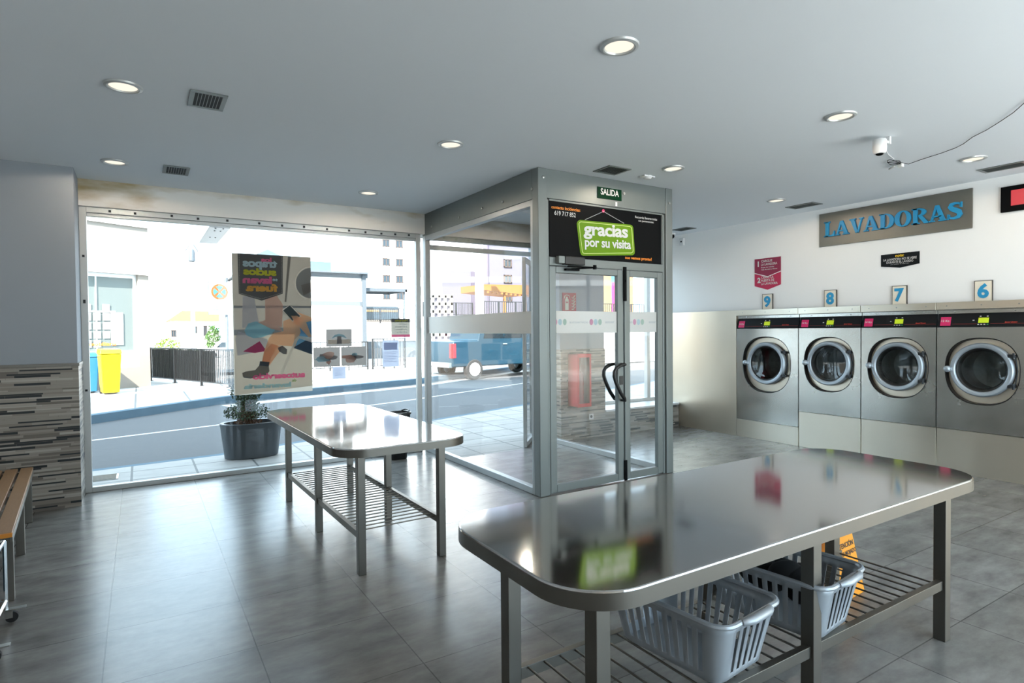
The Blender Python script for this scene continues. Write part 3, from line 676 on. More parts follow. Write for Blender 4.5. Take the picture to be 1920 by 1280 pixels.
# ------------------------------------------------------------------ CEILING FITTINGS
def downlight(x, y, label):
    r = root('downlight', (x, y, CEIL), label, 'ceiling light', group='round recessed downlights')
    MB().lathe([(.073, .0), (.078, -.012), (.086, -.015), (.100, -.010), (.104, 0)], 40).build('trim_ring', 'alu_light', r)
    MB().lathe([(.001, -.004), (.078, -.004)], 40).build('diffuser', 'lamp_disc', r, fix=False)
    l = bpy.data.lights.new('lamp', 'SPOT'); l.energy = LAMP; l.spot_size = math.radians(176); l.spot_blend = .2; l.color = (1, .84, .66); l.shadow_soft_size = 0.0; l.specular_factor = 0
    lo = bpy.data.objects.new('lamp', l); C.objects.link(lo); lo.parent = r; lo.location = (0, 0, -.02)
    return r
DL = [(2.163, 2.372, 'largest round downlight, centre top of the photo'), (-.057, 4.291, 'round downlight beside the nearer left air vent'), (2.132, 4.307, 'round downlight in the ceiling over the far folding table'),
      (-.156, 6.214, 'round downlight nearest the left pier'), (2.111, 6.256, 'round downlight by the fascia left of the vestibule'), (4.212, 2.348, 'round downlight left of the white ceiling camera'),
      (4.222, 3.909, 'round downlight beside the vestibule door header'), (6.311, 2.334, 'round downlight at the right beyond the ceiling camera'), (6.33, 4.276, 'round downlight above the washing machine numbered eight')]
for x, y, l_ in DL: downlight(x, y, l_)
for x in (-.05, 2.15, 4.2, 6.32):
    for y in (.4, -1.5): downlight(x, y, 'round downlight of the ceiling grid behind the viewer')
downlight(4.0, 6.1, 'round downlight inside the glass vestibule')
def vent(x, y, w, d, label, slats=8, lit=True):
    r = root('air_vent', (x, y, CEIL), label, 'air vent', group='square ceiling air vents')
    b = .028
    MB().box(-w/2, -d/2, -.008, w/2, -d/2+b, 0).box(-w/2, d/2-b, -.008, w/2, d/2, 0).box(-w/2, -d/2+b, -.008, -w/2+b, d/2-b, 0).box(w/2-b, -d/2+b, -.008, w/2, d/2-b, 0).build('frame', 'alu', r, bevel=.002)
    MB().box(-w/2+b, -d/2+b, -.003, w/2-b, d/2-b, -.001).build('backing', 'vent_dark', r, smooth=False)
    mb = MB()
    for k in range(1, slats):
        xx = -w/2+b+(w-2*b)*k/slats
        mb.hull8([(xx-.002, -d/2+b, -.007), (xx+.001, -d/2+b, -.007), (xx+.001, d/2-b, -.007), (xx-.002, d/2-b, -.007)], [(xx, -d/2+b, -.003), (xx+.003, -d/2+b, -.003), (xx+.003, d/2-b, -.003), (xx, d/2-b, -.003)])
    mb.build('slats', 'alu', r, smooth=False)
vent(.395, 4.285, .21, .30, 'grey slotted ceiling vent, the nearer one at the left')
vent(.31, 6.26, .21, .30, 'grey slotted ceiling vent near the window fascia at the left')
vent(3.775, 4.245, .27, .24, 'grey ceiling vent above the vestibule corner', 9)
vent(6.90, 2.31, .21, .36, 'ceiling vent above the washing machine numbered six')
vent(6.90, 4.295, .21, .36, 'ceiling vent left of the long steel sign')
vent(6.93, 6.21, .21, .30, 'ceiling vent in the corner by the small black eyed camera')
sm = root('smoke_detector', (4.225, 4.243, CEIL), 'small white box detector on the ceiling beside the vestibule', 'detector')
MB().lathe([(.001, -.03), (.028, -.03), (.04, -.02), (.045, 0)], 24).build('body', 'white_plastic', sm)
MB().box(-.07, -.035, -.014, .07, .035, 0).build('base', 'white_plastic', sm, bevel=.003)
cam = root('security_camera', (4.875, 2.42, CEIL), 'white cylindrical security camera hanging from a ceiling bracket', 'camera')
MB().lathe([(.001, -.035), (.042, -.037), (.048, -.045), (.050, -.10), (.047, -.130), (.038, -.148), (.001, -.149)], 36, c=(.012, 0, 0)).build('body', 'white_plastic', cam)
MB().lathe([(.027, -.146), (.026, -.154), (.016, -.160), (.001, -.162)], 24, c=(.012, 0, 0)).build('lens', 'black', cam)
MB().box(.05, -.018, -.058, .135, .018, -.034).box(.115, -.025, -.06, .14, .025, 0).build('bracket', 'white_plastic', cam, bevel=.004)
MB().tube([(.10, 0, -.05), (.3, .10, -.04), (.60, .22, -.012), (.80, .27, -.009)], .004, 6).build('cord', 'white_plastic', cam)
cb_ = root('cable', (5.9, 2.7, CEIL), 'thin black cable running along the ceiling to the camera plug', 'cable')
cp_ = [(5.021, 1.574), (5.162, 1.676), (5.314, 1.8), (5.441, 1.928), (5.562, 2.062), (5.69, 2.173), (5.779, 2.265), (5.828, 2.387), (5.905, 2.563), (5.952, 2.698), (5.863, 2.715), (5.807, 2.748)]
MB().tube([(3.1, -1.95, CEIL-.006), (3.7, -.6, CEIL-.008), (3.9, .4, CEIL-.008), (4.6, 1.25, CEIL-.008)]+[(x, y, CEIL-.008-.004*(i % 2)) for i, (x, y) in enumerate(cp_)], .0025, 6).build('cord', 'black', cb_).location = (-5.9, -2.7, -CEIL)
MB().tube([(5.78+.09*math.cos(t), 2.74+.035*math.sin(t), CEIL-.012-.01*math.sin(t*1.5)) for t in [k*.4 for k in range(32)]], .0025, 6).build('coil', 'black', cb_).location = (-5.9, -2.7, -CEIL)
MB().cb(5.90, 2.74, CEIL-.02, .05, .04, .035).tube([(5.88, 2.78, CEIL-.02), (5.95, 2.86, CEIL-.02)], .011, 8).build('plug', 'white_matte', cb_, bevel=.004).location = (-5.9, -2.7, -CEIL)
cc = root('dome_camera', (7.10, 6.60, CEIL), 'tiny black eyed dome camera under the ceiling in the far corner', 'camera')
MB().lathe([(.001, -.02), (.05, -.018), (.055, 0)], 20).build('base', 'white_plastic', cc)
MB().sphere((0, 0, -.045), .035, 3).build('eye', 'black', cc)
sn = root('motion_sensor', (7.33, 6.59, 2.92), 'small white motion sensor box on the wall in the far corner', 'sensor', -90)
MB().box(-.04, -.04, -.06, .04, 0, .06).build('case', 'white_plastic', sn, bevel=.006)
MB().lathe([(.001, -.046), (.012, -.044), (.014, -.04)], 12, 'y').build('eye', 'black', sn)

# ------------------------------------------------------------------ TABLES
def table(loc, rz, x0, x1, y0, y1, ztop, legs, lw, rail_y, rail_along, railz, rod_n, label, R=.2):
    r = root('folding_table', loc, label, 'table', rz, 'steel folding tables')
    cx, cy = (x0+x1)/2, (y0+y1)/2
    pts = rrect(x1-x0, y1-y0, R, 14, cx, cy)
    ins_ = lambda d: rrect(x1-x0-2*d, y1-y0-2*d, R-d, 14, cx, cy)
    V = lambda p, z: [(a, b, z) for a, b in p]
    T = .056
    mb = MB(); mb.loft([V(ins_(.02), ztop-T), V(ins_(.0), ztop-T), V(pts, ztop-.006), V(ins_(.0018), ztop-.0018), V(ins_(.006), ztop)], cap0=True, cap1=True)
    mb.build('tabletop', 'steel_top', r, sharp=12)
    ap = MB(); ap.loft([V(ins_(.004), ztop-T), V(ins_(-.0012), ztop-T), V(ins_(-.0012), ztop-.007), V(ins_(.004), ztop-.007)]); ap.build('apron', 'steel_leg', r)  # same steel as the top, coloured darker to offset the bright rear reflection
    for (a, b) in legs:
        MB().box(a, b, 0, a+lw, b+lw, ztop-T).build('leg', 'steel_leg', r, bevel=.003)
    a0, a1 = rail_along
    for q in rail_y:
        g = MB()
        if y1-y0 > x1-x0: g.box(q, a0, railz-.045, q+.03, a1, railz)
        else: g.box(a0, q, railz-.045, a1, q+.03, railz)
        g.build('rail', 'steel_leg', r, bevel=.002)
    for k in range(rod_n):
        t = a0+.04+(a1-a0-.08)*k/(rod_n-1)
        if y1-y0 > x1-x0: g = MB().tube([(rail_y[0]+.005, t, railz-.008), (rail_y[1]+.025, t, railz-.008)], .0045, 8)
        else: g = MB().tube([(t, rail_y[0]+.005, railz-.008), (t, rail_y[1]+.025, railz-.008)], .0045, 8)
        g.build('shelf_rod', 'steel_leg', r)
    return r
# far table (long axis away from the viewer); local origin at its near left leg
table((1.15, 3.69, 0), 1.1, -.115, .83, -.012, 2.38, .805, [(0, 0), (0, .985), (0, 1.985), (.565, 0), (.565, .985), (.565, 1.97)], .05,
      (.01, .575), (.05, 1.985), .268, 27, 'far steel folding table with rounded corners in front of the big window')
table((1.112, 1.33, 0), 0, -.125, 2.44, -.093, .80, .815, [(0, 0), (1.093, 0), (2.205, 0), (0, .49), (1.08, .49), (2.10, .49)], .055,
      (.012, .505), (.055, 2.205), .300, 29, 'near steel folding table with rounded corners holding two baskets', .22)

# baskets
def basket(loc, rz, label):
    r = root('laundry_basket', loc, label, 'basket', rz, 'grey plastic laundry baskets')
    H = .235
    def ring(w, d, rad, segs, nc=5):
        # unit perimeter with the same topology everywhere; returns points + kind per segment
        pts = []; kinds = []; rad = rad*.8
        nx, ny = segs
        corners = [(1, -1, 0, 90), ]
        # start lower right going ccw
        def side(p, q, n):
            for k in range(n):
                t = k/n; pts.append((p[0]+(q[0]-p[0])*t, p[1]+(q[1]-p[1])*t)); kinds.append('s' if k % 2 else 'r')
        def arc(cx, cy, a0):
            for k in range(nc):
                a = math.radians(a0+90*k/nc); pts.append((cx+rad*math.cos(a), cy+rad*math.sin(a))); kinds.append('c')
        hw, hd_ = w/2, d/2
        side((hw, -hd_+rad), (hw, hd_-rad), ny); arc(hw-rad, hd_-rad, 0)
        side((hw-rad, hd_), (-hw+rad, hd_), nx); arc(-hw+rad, hd_-rad, 90)
        side((-hw, hd_-rad), (-hw, -hd_+rad), ny); arc(-hw+rad, -hd_+rad, 180)
        side((-hw+rad, -hd_), (hw-rad, -hd_), nx); arc(hw-rad, -hd_+rad, 270)
        return pts, kinds
    hs = [0, .012, .034, .200, H]
    mb = MB(); R_ = []; kinds = None
    for h in hs:
        t = h/H; w = .285+(.375-.285)*t; d = .445+(.545-.445)*t
        if h == 0: w -= .02; d -= .02
        p, kinds = ring(w, d, .055+.02*t, (11, 19))
        R_.append([mb.b.verts.new((a, b, h)) for a, b in p])
    n = len(R_[0])
    for i in range(len(hs)-1):
        for k in range(n):
            if i == 2 and kinds[k] == 's': continue
            mb.b.faces.new([R_[i][k], R_[i][(k+1) % n], R_[i+1][(k+1) % n], R_[i+1][k]])
    mb.b.faces.new(R_[0])
    o = mb.build('body', 'silver_plastic', r)
    mo = o.modifiers.new('thick', 'SOLIDIFY'); mo.thickness = .004; mo.offset = 0
    p, _ = ring(.385, .555, .078, (11, 19))
    MB().tube([(a, b, H) for a, b in p], .0105, 8, closed=True).build('rim', 'silver_plastic', r)
    for s in (1, -1):
        pts = [(-.09, s*.283, H+.001), (-.075, s*.292, H+.004), (-.05, s*.300, H+.005), (.05, s*.300, H+.005), (.075, s*.292, H+.004), (.09, s*.283, H+.001)]
        MB().tube(pts, [.011, .014, .0155, .0155, .014, .011], 10).build('handle', 'silver_plastic', r)
    return r
basket((1.80, 1.595, .300), 6, 'silver grey plastic laundry basket left on the near table shelf, empty')
basket((2.375, 1.585, .298), 7, 'silver grey plastic laundry basket right on the shelf, holding black clothes')
mb = MB(); rnd = random.Random(3)
for k in range(9):
    mb.sphere((rnd.uniform(-.08, .06), rnd.uniform(-.12, .12), rnd.uniform(.05, .12)), rnd.uniform(.05, .075), 3, (1.1, 1.2, .8))
for v in mb.b.verts:
    v.co += Vector((math.sin(v.co.z*60+v.co.y*30), math.sin(v.co.x*55), math.sin(v.co.y*50+v.co.x*37)))*.006
o = mb.build('clothes_pile', 'cloth_black'); o.location = (2.375, 1.60, .375); o.rotation_euler.z = math.radians(7)
tag(o, 'crumpled black clothes lying in the right laundry basket', 'clothes')

# wet floor sign
wf = root('wet_floor_sign', (3.41, 1.96, 0), 'orange folding wet floor warning sign behind the near table', 'warning sign', 4)
def panel_pts(y0, y1): return
for s, nme in ((-1, 'front_panel'), (1, 'rear_panel')):
    mb = MB(); yb = s*.12; yt = s*.012
    mb.hull8([(-.16, yb-.006, 0), (.16, yb-.006, 0), (.16, yb+.006, 0), (-.16, yb+.006, 0)], [(-.105, yt-.006, .62), (.105, yt-.006, .62), (.105, yt+.006, .62), (-.105, yt+.006, .62)])
    mb.build(nme, 'wet_orange', wf, bevel=.004)
MB().tube([(-.1, 0, .615), (.1, 0, .615)], .014, 10).build('hinge', 'wet_orange', wf)
def slope(mb):
    for v in mb.b.verts: v.co.y = -.12+(v.co.z/.62)*.108-.008
    return mb
slope(text_mb('ATENCIÓN', 0.02, .275, w=.19, h=.036, bold=.02, align='C')).build('lettering', 'ink', wf, smooth=False, fix=False)
slope(text_mb('SUELO MOJADO', 0.02, .225, w=.235, h=.032, bold=.02, align='C')).build('lettering', 'ink', wf, smooth=False, fix=False)
tri = [(.02-.075, .345), (.02+.075, .345), (.02, .475)]
mb = MB(); c0 = Vector((.02, .385))
for k in range(3):
    a, b_ = Vector(tri[k]), Vector(tri[(k+1) % 3]); a2, b2 = c0+(a-c0)*.80, c0+(b_-c0)*.80
    mb.flat([tuple(a), tuple(b_), tuple(b2), tuple(a2)])
mb.flat([(.0, .36), (.012, .36), (.03, .40), (.018, .405)]).flat([(.012, .395), (.026, .395), (.012, .43), (.0, .425)]).flat([(.022, .40), (.045, .375), (.05, .382), (.03, .41)]); mb.flat(circ(.008, .437, .009, 10))
slope(mb).build('pictogram', 'ink', wf, smooth=False)

# bench
bn = root('bench', (-.70, 5.28, 0), 'slatted wooden bench on square steel legs at the left edge', 'bench', 4.2)
for k in range(5):
    MB().box(-.075-.098*k, -1.0, .420, .005-.098*k, 1.02, .447).build('slat', 'wood', bn, bevel=.004)
for k in range(5):
    MB().box(-.075-.098*k, -1.012, .421, .005-.098*k, -1.0, .446).build('slat_end', 'wood_end', bn, bevel=.002)
for y in (-.77, .12, 1.0):
    for x in (-.055, -.46):
        MB().box(x, y-.05, 0, x+.05, y, .39).build('leg', 'steel_leg', bn, bevel=.003)
MB().box(-.01, -1.0, .39, .006, 1.02, .42).box(-.46, -1.0, .39, -.44, 1.02, .42).build('frame', 'steel_leg', bn, bevel=.002)
for y in (-.77, .12, 1.0):
    MB().box(-.44, y-.045, .37, -.01, y-.005, .42).build('cross_bar', 'steel_leg', bn, bevel=.002)
# laundry cart
ct = root('laundry_cart', (-.83, 3.90, 0), 'dark blue fabric laundry cart on castors at the bottom left edge', 'cart')
mb = MB(); mb.loft([[(a, b, z) for a, b in rrect(w, d, .05, 5)] for w, d, z in ((.26, .34, .14), (.34, .42, .30), (.37, .46, .42), (.36, .45, .43))], cap0=True)
o = mb.build('bag', 'cloth_blue', ct); o.modifiers.new('t', 'SOLIDIFY').thickness = .006
mb = MB()
for sx in (-1, 1):
    for sy in (-1, 1): mb.tube([(sx*.195, sy*.235, .07), (sx*.195, sy*.235, .44)], .010, 8)
    mb.tube([(sx*.195, -.235, .12), (sx*.195, .235, .12)], .009, 8); mb.tube([(sx*.195, -.235, .44), (sx*.195, .235, .44)], .009, 8)
for sy in (-1, 1):
    mb.tube([(-.195, sy*.235, .12), (.195, sy*.235, .12)], .009, 8); mb.tube([(-.195, sy*.235, .44), (.195, sy*.235, .44)], .009, 8)
mb.build('frame', 'chrome', ct)
for sx in (-1, 1):
    for sy in (-1, 1):
        c_ = MB().tube([(sx*.205+.015, sy*.235-.011, .03), (sx*.205+.015, sy*.235+.011, .03)], .028, 20).build('castor', 'tyre', ct)
        MB().box(sx*.205-.012, sy*.235-.018, .028, sx*.205+.02, sy*.235-.013, .072).box(sx*.205-.012, sy*.235+.013, .028, sx*.205+.02, sy*.235+.018, .072).box(sx*.205-.012, sy*.235-.018, .068, sx*.205+.075, sy*.235+.018, .074).build('bracket', 'steel_dark', c_)
# trash bin
tb = root('waste_bin', (2.63, 6.86, 0), 'black plastic waste bin on the floor by the window behind the far table', 'bin')
mb = MB(); mb.loft([[(a, b, z) for a, b in rrect(w, w*.8, .05, 5)] for w, z in ((.20, 0), (.215, .01), (.29, .54), (.31, .545), (.31, .565), (.285, .565), (.27, .50), (.20, .02))], cap0=True, cap1=True)
mb.build('body', 'black_plastic', tb)
MB().tube([(.10, -.1, .57), (.14, -.06, .585), (.14, .06, .585), (.10, .1, .57)], .008, 8).build('handle', 'black_plastic', tb)
# extinguisher cabinet and sign, socket
ec = root('extinguisher_cabinet', (5.05, 6.40, .48), 'red fire extinguisher cabinet on the mosaic pier behind the vestibule', 'cabinet')
MB().box(0, 0, 0, .24, .008, .05).box(0, 0, .68, .24, .008, .73).box(0, 0, .05, .03, .008, .68).box(.21, 0, .05, .24, .008, .68).build('door_frame', 'ext_red', ec, bevel=.003)
MB().box(0, .008, 0, .012, .22, .73).box(.228, .008, 0, .24, .22, .73).box(0, .008, 0, .24, .22, .012).box(0, .008, .718, .24, .22, .73).box(0, .208, 0, .24, .22, .73).build('case', 'ext_red', ec)
MB().box(.03, .003, .05, .21, .006, .68).build('pane', 'glass_tint', ec, smooth=False)
MB().lathe([(.001, .03), (.06, .03), (.062, .05), (.062, .42), (.05, .47), (.02, .49), (.02, .54), (.001, .54)], 28, c=(.12, .11, 0)).build('extinguisher_bottle', 'ext_red', ec)
es = root('fire_sign', (4.975, 6.638, 1.79), 'red square fire extinguisher sign on the pier behind the vestibule', 'sign')
MB().box(0, -.006, 0, .24, 0, .27).build('board', 'ext_sign_red', es, smooth=False)
MB().prism([(.045, .03), (.105, .03), (.105, .17), (.095, .19), (.055, .19), (.045, .17)], -.009, -.006).prism([(.06, .19), (.09, .19), (.09, .215), (.06, .215)], -.009, -.006).build('drawn_bottle', 'sign_glow', es, smooth=False)
MB().prism([(.058, .125), (.094, .125), (.094, .145), (.058, .145)], -.0105, -.009).build('drawn_band', 'ext_sign_red', es, smooth=False)
MB().tube([(.03, -.009, .19), (.035, -.009, .22), (.07, -.009, .238), (.115, -.009, .225), (.12, -.009, .20)], .006, 6).build('drawn_hose', 'sign_glow', es)
for k in range(5):
    MB().tube([(.155, -.009, .04+.04*k), (.185, -.009, .035+.04*k), (.20, -.009, .06+.04*k), (.222, -.009, .075+.04*k)], .006, 6).build('drawn_flame', 'sign_glow', es)
sk = root('wall_socket', (5.46, 6.62, .30), 'white wall socket low on the mosaic pier behind the vestibule', 'socket')
MB().box(-.04, -.01, -.04, .04, 0, .04).build('plate', 'white_plastic', sk, bevel=.003)
MB().lathe([(.022, -.01), (.02, -.013), (.001, -.013)], 20, 'y').build('well', 'vent_dark', sk)

# ------------------------------------------------------------------ PRINTS ON THE WINDOW (seen from behind, so mirrored)
GY = YF+.028
po = root('poster', (0, GY-.004, 0), 'large poster hung on the big window, seen from behind with mirrored lettering', 'poster')
PX0, PX1, PZ0, PZ1 = .862, 1.696, .862, 2.412
pw, ph = PX1-PX0, PZ1-PZ0
def pu(u, v): return PX0+u*pw, PZ1-v*ph        # u,v in the poster's picture, v down
# picture crop measured at 660 x 1140 px
def pp(a, b): 
    # a,b in crop coords (origin 30,75)
    return pu((a-28)/(660.), (b-(70+(a-28)*.05))/(1150. if True else 1))
MB().flat([(PX0, PZ0), (PX1, PZ0), (PX1, PZ1), (PX0, PZ1)], 0).build('sheet', 'sheet_white', po, smooth=False, fix=False)
lay = [0]
def pd(nme, pts, m_, raw=False):
    lay[0] += 1; y = -.0014-.00012*lay[0]
    P_ = [pp(*q) for q in pts]
    P_ = [(min(max(x, PX0), PX1), min(max(z, PZ0), PZ1)) for x, z in P_]
    return MB().flat(P_, y).build(nme, m_, po, smooth=False, fix=False)
pd('printed_machine', [(20, 65), (700, 100), (700, 530), (35, 500)], 'p_steel')
pd('printed_seam', [(490, 95), (515, 97), (470, 480), (455, 478)], 'p_steel_dark')
pd('printed_seam', [(35, 495), (700, 522), (700, 540), (35, 515)], 'p_dark')
pd('printed_cabinet', [(35, 515), (700, 540), (700, 700), (35, 690)], 'p_steel')
pd('printed_blur', [(290, 400), (370, 395), (440, 500), (430, 690), (290, 640)], 'p_blur')
pd('printed_blur', [(110, 420), (200, 420), (240, 660), (100, 680)], 'p_sheet')
cpt = [(690+150*math.cos(t)*.98, 325+142*math.sin(t)) for t in [math.radians(90+180*k/24) for k in range(25)]]
pd('printed_drum_ring', cpt, 'p_white')
pd('printed_drum', [(690+(x-690)*.92, 325+(z-325)*.92) for x, z in cpt], 'p_drum')
pd('printed_drum_shine', [(600, 340), (690, 320), (690, 400), (620, 430)], 'p_steel_dark')
pd('printed_kickboard', [(35, 690), (700, 700), (700, 760), (35, 735)], 'p_dark')
pd('printed_floor', [(35, 735), (700, 740), (700, 1210), (35, 1240)], 'p_floor')
pd('printed_sheet', [(70, 705), (300, 780), (330, 870), (60, 900), (45, 760)], 'p_sheet')
pd('printed_bag', [(105, 870), (240, 795), (295, 880), (200, 890)], 'p_magenta')
pd('printed_shirt', [(118, 700), (150, 645), (210, 630), (300, 660), (370, 710), (340, 740), (260, 765), (190, 768), (135, 740)], 'p_shirt')
pd('printed_cloth', [(230, 640), (300, 620), (410, 690), (430, 725), (340, 700)], 'p_blur')
pd('printed_chair', [(560, 650), (700, 640), (700, 940), (520, 860), (540, 740)], 'p_chair')
pd('printed_chair_shadow', [(620, 820), (700, 800), (700, 940), (520, 870)], 'p_chair2')
pd('printed_leg', [(440, 640), (560, 600), (590, 740), (540, 860), (400, 840), (350, 900), (320, 975), (258, 965), (275, 880), (320, 770), (360, 735), (440, 725)], 'p_skin')
pd('printed_leg', [(400, 845), (440, 850), (350, 960), (320, 1000), (255, 975), (280, 880), (340, 820)], 'p_skin2')
pd('printed_shoe', [(390, 860), (430, 845), (470, 880), (465, 920), (440, 918), (400, 890)], 'p_dark')
pd('printed_arm', [(540, 560), (700, 620), (700, 650), (640, 660), (700, 790), (660, 790), (530, 640), (510, 600)], 'p_skin')
pd('printed_tablet_rim', [(432, 545), (500, 502), (600, 605), (520, 650)], 'p_white')
pd('printed_tablet', [(440, 550), (498, 510), (588, 605), (520, 640)], 'p_tablet')
pd('printed_hand', [(508, 598), (560, 600), (620, 640), (600, 700), (550, 680)], 'p_skin')
pd('printed_chair_frame', [(405, 1080), (480, 920), (540, 800), (570, 770), (690, 795), (690, 835), (575, 795), (555, 820), (430, 1080)], 'p_white')
pd('printed_sock', [(240, 960), (320, 975), (310, 1015), (232, 1000)], 'p_sock')
pd('printed_shoe', [(95, 1045), (120, 1035), (200, 1030), (232, 995), (312, 1010), (318, 1050), (290, 1075), (150, 1090), (100, 1072)], 'p_shoe')
pd('printed_sole', [(98, 1068), (150, 1085), (290, 1068), (310, 1055), (300, 1078), (160, 1096), (105, 1082)], 'p_dark')
pd('printed_pocket', [(75, 70), (445, 88), (440, 410), (262, 462), (78, 400)], 'p_pocket')
lay[0] += 1
mb = MB()
stp = [(86, 78), (86, 395), (262, 448), (432, 402), (436, 92)]
for (a, b_) in zip(stp, stp[1:]):
    n = max(3, int((abs(a[0]-b_[0])+abs(a[1]-b_[1]))/13))
    for k in range(n):
        p, q = Vector(a).lerp(Vector(b_), k/n), Vector(a).lerp(Vector(b_), (k+.55)/n)
        pa, qa = pp(*p), pp(*q); mb.tube([(pa[0], -.0062, pa[1]), (qa[0], -.0062, qa[1])], .0013, 4)
mb.build('printed_stitching', 'p_white', po)
def pt(txt, m_, xr, yb, w, h, **k):
    x, z = pp(xr, yb)
    text(po, 'lettering', txt, m_, x, z, y=-.0075, w=w*pw/660, h=h*ph/1150, mirror=True, bold=k.get('bold', .05), tight=.95)
pt('los', 'p_pink', 350, 147, 88, 38); pt('trapos', 'p_cyan', 397, 215, 285, 82); pt('sucios', 'p_lime', 388, 262, 272, 60)
pt('se', 'p_cyan', 397, 305, 42, 20, bold=.02); pt('lavan', 'p_pink', 350, 328, 240, 62); pt('fuera', 'p_orange', 397, 395, 262, 66)
pt('autoservicio', 'p_pink', 622, 1130, 445, 50); pt('de', 'p_green', 545, 1158, 38, 26, bold=.02); pt('lavandería', 'p_lblue', 500, 1198, 395, 42)
def sheet(name, x0, x1, z0, z1, m_, label, cat, th=.002):
    r = root(name, (x0, GY-.003, z0), label, cat)
    MB().flat([(0, 0), (x1-x0, 0), (x1-x0, z1-z0), (0, z1-z0)], -th).build('sheet', m_, r, smooth=False, fix=False)
    return r, x1-x0, z1-z0
def deco(r, polys, y=-.0026):
    for i, (nme, pts, m_) in enumerate(polys):
        MB().flat(pts, y-.0003*i).build(nme, m_, r, smooth=False, fix=False)
r_, w, h = sheet('photo_print', 1.86, 2.166, 1.372, 1.577, 'ph_taupe', 'upper taped photo print on the window with a blue winged shape', 'photo')
deco(r_, [('printed_ground', [(.02, .03), (w-.02, .03), (w-.02, .08), (.02, .08)], 'p_floor'), ('printed_wings', [(.06, .09), (.10, .135), (.15, .15), (.21, .135), (.25, .09), (.18, .115), (.12, .115)], 'ph_teal'), ('printed_stand', [(.125, .03), (.185, .03), (.18, .12), (.13, .12)], 'ph_dark')])
for (a, b_, lab, sd) in ((1.712, 2.017, 'lower left taped photo print on the window', 3), (2.035, 2.342, 'lower right taped photo print on the window', 9)):
    r_, w, h = sheet('photo_print', a, b_, 1.135, 1.365, 'ph_taupe', lab, 'photo')
    rnd = random.Random(sd)
    deco(r_, [('printed_shape', [(min(max(x, .01), w-.01), min(max(z, .01), h-.01)) for x, z in blob(w*rnd.uniform(.25, .75), h*rnd.uniform(.3, .65), w*rnd.uniform(.12, .34), h*rnd.uniform(.1, .25), 14, sd*10+i)], ['ph_dark', 'ph_red', 'ph_teal', 'ph_dark', 'p_blur'][i]) for i in range(5)])
r_, w, h = sheet('paper_note', 1.93, 2.085, .985, 1.130, 'paper', 'small pale paper note taped below the two photo prints', 'notice')
deco(r_, [('printed_line', [(.02, h-.03-.018*i), (w-.03-(i % 3)*.02, h-.03-.018*i), (w-.03-(i % 3)*.02, h-.026-.018*i), (.02, h-.026-.018*i)], 'paper_ink') for i in range(5)])
r_, w, h = sheet('paper_note', 2.546, 2.760, 1.105, 1.435, 'paper', 'taller white information sheet on the window with a grey picture', 'notice')
deco(r_, [('printed_picture', [(.02, h-.12), (w-.02, h-.12), (w-.02, h-.03), (.02, h-.03)], 'paper_ink')]+[('printed_line', [(.02, h-.15-.02*i), (w-.02-(i % 3)*.02, h-.15-.02*i), (w-.02-(i % 3)*.02, h-.145-.02*i), (.02, h-.145-.02*i)], 'paper_ink') for i in range(7)])
r_, w, h = sheet('hours_sign', 2.665, 2.915, 1.47, 1.702, 'hours', 'opening hours sign on the window with dark header and pink foot, mirrored', 'sign')
deco(r_, [('printed_header', [(0, h-.045), (w, h-.045), (w, h), (0, h)], 'p_pocket'), ('printed_foot', [(0, 0), (w, 0), (w, .033), (0, .033)], 'p_pink')])
text(r_, 'lettering', 'Horario', 'p_lime', w-.035, h-.037, y=-.0035, w=.17, h=.030, mirror=True, bold=.03)
for i, t_ in enumerate(('TODOS', 'LOS DIAS', 'de 08.00 h.', 'a 22.00 h.')):
    text(r_, 'lettering', t_, 'p_drum', w-.045, h-.078-.033*i, y=-.0035, w=[.10, .155, .16, .13][i], h=.020, mirror=True, bold=.01)

# ------------------------------------------------------------------ STREET
def ground(name, poly, z, m_, label, cat, th=.15):
    return struct(MB().slab(poly, z-th, z).build(name, m_, smooth=False), label, cat)
near = [(-30, 8.0), (-.5, 8.17), (.85, 8.31), (2.3, 8.75), (4.16, 9.35), (6.72, 10.24), (12, 12.3), (30, 20)]
far = [(-30, 6+4), (-8, 9.2), (-3, 11.2), (-.8, 12.85), (1.6, 14.8), (3.8, 15.6), (6.8, 16.6), (13, 20.1), (30, 31)]
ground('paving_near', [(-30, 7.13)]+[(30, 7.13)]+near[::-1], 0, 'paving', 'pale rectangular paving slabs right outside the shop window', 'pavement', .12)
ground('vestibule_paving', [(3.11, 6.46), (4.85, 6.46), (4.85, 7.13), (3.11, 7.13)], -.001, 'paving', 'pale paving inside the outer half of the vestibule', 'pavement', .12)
def offs(pl, d): return [(x-d*.35, y+d) for x, y in pl]
ground('kerb_near', near+offs(near, .14)[::-1], -.005, 'kerb', 'grey kerb stones at the near edge of the road', 'kerb', .12)
ground('road', [(-40, 7.13), (60, 7.13), (60, 60), (-40, 60)], -.055, 'asphalt', 'grey asphalt street crossing behind the window', 'road', .1)
ground('kerb_far', far+offs(far, .2)[::-1], .10, 'kerb', 'blue grey kerb along the far pavement', 'kerb', .2)
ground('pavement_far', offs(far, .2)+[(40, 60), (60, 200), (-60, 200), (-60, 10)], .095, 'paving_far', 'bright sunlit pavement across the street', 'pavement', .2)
mid = [(-30, 9.6), (-.66, 10.86), (1.22, 11.43), (4.13, 12.46), (5.37, 12.92), (13, 16.4), (30, 26)]
ground('marking_and_sun_strip', mid+[(x-.03, y+.09) for x, y in mid][::-1], -.053, 'line_and_sunlit_road', 'thin pale line along the middle of the road', 'road marking', .02)
edge = [(1.6, 14.05), (3.8, 14.9), (6.8, 15.85), (13, 19.3), (30, 30)]
